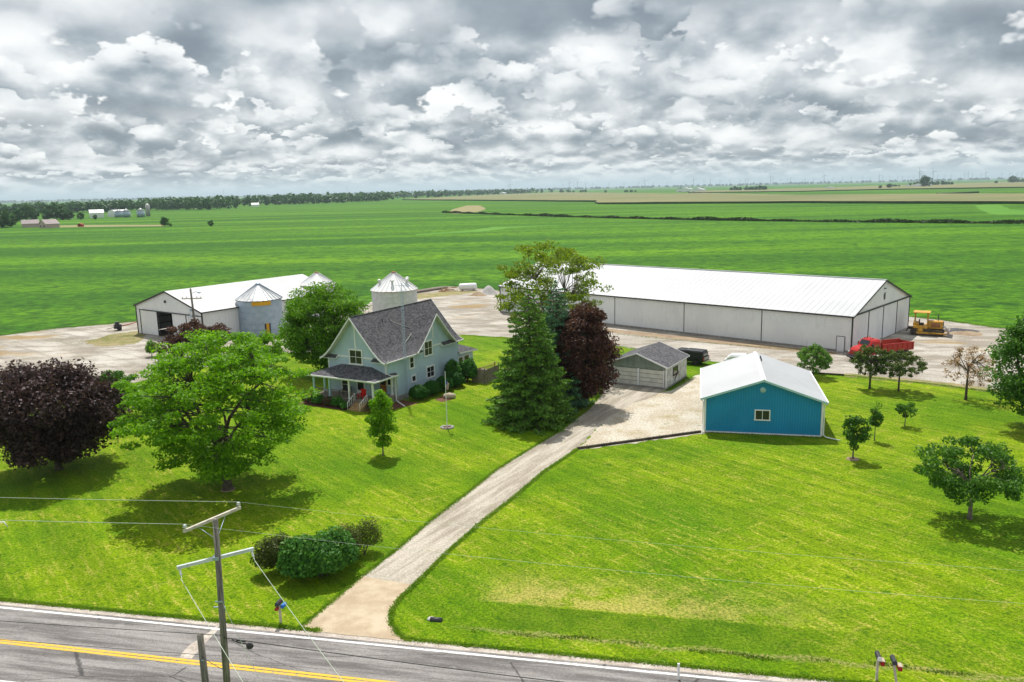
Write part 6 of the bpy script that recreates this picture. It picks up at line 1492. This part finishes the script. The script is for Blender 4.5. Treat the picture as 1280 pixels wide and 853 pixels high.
t = thing('far_silo', 'tall thin grey silo at the right end of the distant farmyard', 'silo', (*(-459.83, 1039.04), 0)); MB().lathe([(2.6, 0), (2.6, 14)], n=18).build('wall', 'silo_concrete', t); MB().lathe([(2.7, 14), (2.0, 15.2), (0, 16)], n=18).build('dome', 'galvanised_roof', t)
simple_house('far_machine', 'tiny red machine standing at the end of the distant farm track', 'machine', (-370.69, 698.35), 0, 4, 3, 2.0, 2.6, 'faded_red_paint', 'faded_red_paint', 1)
for (q, W_, D_, e, r, lb_) in (((604.61, 2949.87), 60, 30, 9, 15, 'tiny white farm building left of the distant tree cluster on the skyline'), ((631.52, 2837.03), 45, 30, 8, 14, 'tiny white farm building inside the distant tree cluster'),
    ((1338.97, 2710.67), 30, 18, 7, 11, 'tiny white farm building at the left of the far right farmyard'), ((1376.78, 2738.37), 34, 20, 8, 12, 'tiny white farm building next to the lone big tree on the right skyline'),
    ((1056.23, 2734.94), 30, 14, 5, 8, 'tiny white farm building alone in the distant tan field'), ((-51.95, 3871.1), 40, 20, 7, 12, 'tiny white roof on the skyline above the tan field'), ((1301.92, 2683.52), 14, 10, 5, 8, 'smallest white farm building at the far right farmyard')):
    simple_house('far_farm_building', lb_, 'farm building', q, R(-35), W_, D_, e, r, 'white_trim', 'white_steel_roof', 2)
# individual trees round the far left farmstead and in the fields: one kind with a trunk and crown, copied
def far_tree(seed, lm='woodland_leaf'):
    return broadleaf('far_tree', 'x', 'tree', (0, 0), 14, 12, .8, 40, 2600, .55, lm, seed, cl=2.2, flat=.8, r=.4)
protos = [far_tree(61), far_tree(62), far_tree(63)]
spots = [((2, 285), 1.25, 'tall dark tree cut by the left edge beside the pinkish houses'), ((14, 284), .85, 'round dark tree just left of the pinkish houses'), ((-8, 280), 1.3, 'big tree leaving the frame at the far left farm'),
    ((22, 277), 1.05, 'dark tree behind the pinkish far-left houses'), ((33, 276), 1.35, 'wide dark tree behind the gap between the pinkish houses'), ((43, 275), 1.2, 'dark tree behind the right pinkish house'),
    ((60, 275.5), 1.0, 'lower tree right of the pinkish houses'), ((68, 275), 1.4, 'broad dark tree in the middle of the far-left tree group'), ((78, 275), 1.3, 'broad dark tree above the tiny white shed'),
    ((87, 275), .9, 'low tree left of the distant white farmhouse'), ((101, 275), .62, 'small tree hiding the left end of the distant white farmhouse'), ((119, 274.5), .42, 'little tree in front of the distant white farmhouse'),
    ((126, 272), .5, 'small bush-like tree right of the distant white farmhouse'), ((206, 283), .55, 'lone round tree at the end of the distant farm track'), ((263.5, 283), .36, 'lone small bush in the far left field'), ((213, 283.3), .2, 'tiny bush right of the lone round tree'),
    ((1156, 234.2), 2.6, 'lone big dark tree on the right skyline'), ((1111, 235.8), 1.1, 'small dark tree left of the far right farmyard'), ((1245, 229.9), 1.0, 'small lone tree in the far right tan field'), ((1266, 229.0), 2.3, 'dark round tree at the right end of the skyline'),
    ((757, 241.2), .9, 'left one of the small dark trees on the middle skyline'), ((1100, 236.4), .8, 'small tree in the tan field left of the far right farm')]
GT = {(2, 285): (-449.51, 720.18), (14, 284): (-450.8, 736.29), (-8, 280): (-542.42, 856.53), (22, 277): (-563.67, 934.03), (33, 276): (-570.14, 962.14), (43, 275): (-578.55, 992.96), (60, 275.5): (-541.72, 956.99), (68, 275): (-540.97, 969.2), (78, 275): (-526.44, 960.01), (87, 275): (-513.59, 951.89), (101, 275): (-494.03, 939.52), (119, 274.5): (-478.89, 942.44), (126, 272): (-520.43, 1038.79), (206, 283): (-281.32, 663.94), (263.5, 283): (-234.92, 639.71), (213, 283.3): (-273.21, 655.39), (1156, 234.2): (1310.83, 2571.91), (1111, 235.8): (1131.04, 2429.12), (1245, 229.9): (2015.33, 3377.59), (1266, 229.0): (2212.26, 3584.3), (757, 241.2): (409.1, 3444.57), (1100, 236.4): (1067.71, 2347.34)}
for i, (q, s_, lb_) in enumerate(spots):
    o = protos[i] if i < 3 else copy_tree(protos[i % 3]); o['label'] = lb_; o['group'] = 'distant single trees'
    o.location = (*GT[q], 0); o.scale = (s_, s_, s_ * .95); o.rotation_euler = (0, 0, i * 1.7)
# wind turbines on the horizon
m = MB(); m.tube((0, 0, 0), (0, 0, 92), 3.0, 1.9, 8)
tw = thing('wind_turbine', 'x', 'wind turbine'); m.build('tower', 'turbine_grey', tw)
MB().box(-2.2, 2.2, -4, 7, 91, 96).build('nacelle', 'turbine_grey', tw)
for k in range(3):
    a = R(90 + 120 * k + 20); c, s = math.cos(a), math.sin(a)
    MB().add([(0, -5, 94), (c * 12 - s * 2.2, -5.4, 94 + s * 12 + c * 2.2), (c * 50, -5.2, 94 + s * 50), (c * 12 + s * 1.4, -4.8, 94 + s * 12 - c * 1.4), (c * 10, -4.2, 94 + s * 10)], [(0, 1, 2, 3), (0, 1, 4), (1, 2, 4), (2, 3, 4), (3, 0, 4)]).build('blade', 'turbine_grey', tw)
TL = [(5, 12179, 1.0), (26, 10748, 1.0), (937, 13999, 1.0), (729, 9750, 1.0), (1231, 15451, 1.0), (845, 9991, 1.0), (1095, 11609, 1.0), (1590, 15418, 1.0), (1888, 15385, 1.0), (2432, 15308, 1.0), (1671, 10025, 1.0), (2708, 15262, 1.0), (2953, 15216, 1.0), (2148, 9488, 1.0), (3202, 13395, 1.0), (2798, 11331, 1.0), (3667, 14177, 1.0), (3980, 14059, 1.0), (3210, 11073, 1.0), (3408, 11637, 1.0), (3181, 9934, 1.15), (3486, 10785, 1.0), (4897, 14706, 1.0), (4735, 13895, 1.0), (4232, 12276, 1.0), (5280, 14573, 1.0), (3868, 10025, 1.15), (5714, 14408, 1.0), (5859, 14350, 1.0), (5991, 14296, 1.0), (6156, 14225, 1.0), (4431, 9776, 1.0), (6151, 13454, 1.0), (6547, 14049, 1.0), (6659, 13997, 1.0), (6814, 13922, 1.0), (3939, 7844, 1.15), (4592, 9108, 1.0), (4331, 8347, 1.15), (7201, 13725, 1.0), (7296, 13676, 1.0), (7379, 13631, 1.0), (6155, 11032, 1.0), (5445, 9691, 1.0), (5449, 9340, 1.0), (7178, 11905, 1.0), (8098, 13216, 1.0), (8182, 13165, 1.0), (7642, 13485, 1.0), (6880, 13889, 1.0), (7042, 13808, 1.0), (6726, 13965, 1.0), (6272, 14174, 1.0), (5418, 14522, 1.0), (4556, 14815, 1.0), (4046, 14963, 1.0), (3253, 15155, 1.0), (2168, 15348, 1.0), (7751, 13423, 1.0), (7366, 11741, 1.0)]
for i, (x, y, s_) in enumerate(TL):
    o = tw if i == 0 else copy_tree(tw); o.location = (x, y, -2); o.scale = (s_, s_, s_); o.rotation_euler = (0, 0, R((i * 37) % 50 - 25))
    o['label'] = 'tiny pale wind turbine standing on the far horizon'; o['group'] = 'wind turbines along the horizon'
for (x, y, h, lb_) in [(-2956, 8501, 100, 'thin radio mast on the far left skyline, the taller of the two'), (-3045, 8469, 64, 'thin radio mast on the far left skyline, the shorter of the two'), (-1741, 8830, 109, 'lone thin mast on the skyline above the left woods'), (-759, 8968, 73, 'lone thin mast right of the left woods')]:
    t = thing('radio_mast', lb_, 'mast', (x, y, 0)); MB().tube((0, 0, 0), (0, 0, h), 1.6, .7, 5).build('mast', 'turbine_grey', t)
    m = MB()
    for a in (0, 2.1, 4.2): m.tube((0, 0, h * .9), (math.cos(a) * h * .4, math.sin(a) * h * .4, 0), .12, n=3, caps=False)
    m.build('guy_wires', 'turbine_grey', t)

# ------------------------------------------------------------------ haze: one closed box of thin air round everything
hm = bpy.data.materials.new('haze'); hm.use_nodes = True; hm.node_tree.nodes.clear(); n_ = NT(hm.node_tree)
v = n_.n('ShaderNodeVolumePrincipled'); v.inputs['Color'].default_value = (.70, .86, .96, 1); v.inputs['Density'].default_value = 0.00006; v.inputs['Anisotropy'].default_value = .2
o_ = n_.n('ShaderNodeOutputMaterial'); hm.node_tree.links.new(v.outputs[0], o_.inputs['Volume'])
MAT['haze'] = hm
hz_ = MB().box(-70000, 70000, -4000, 95000, -1.2, 190).build('haze', 'haze'); tag(hz_, kind='stuff', label='thin bluish summer haze over the far fields')
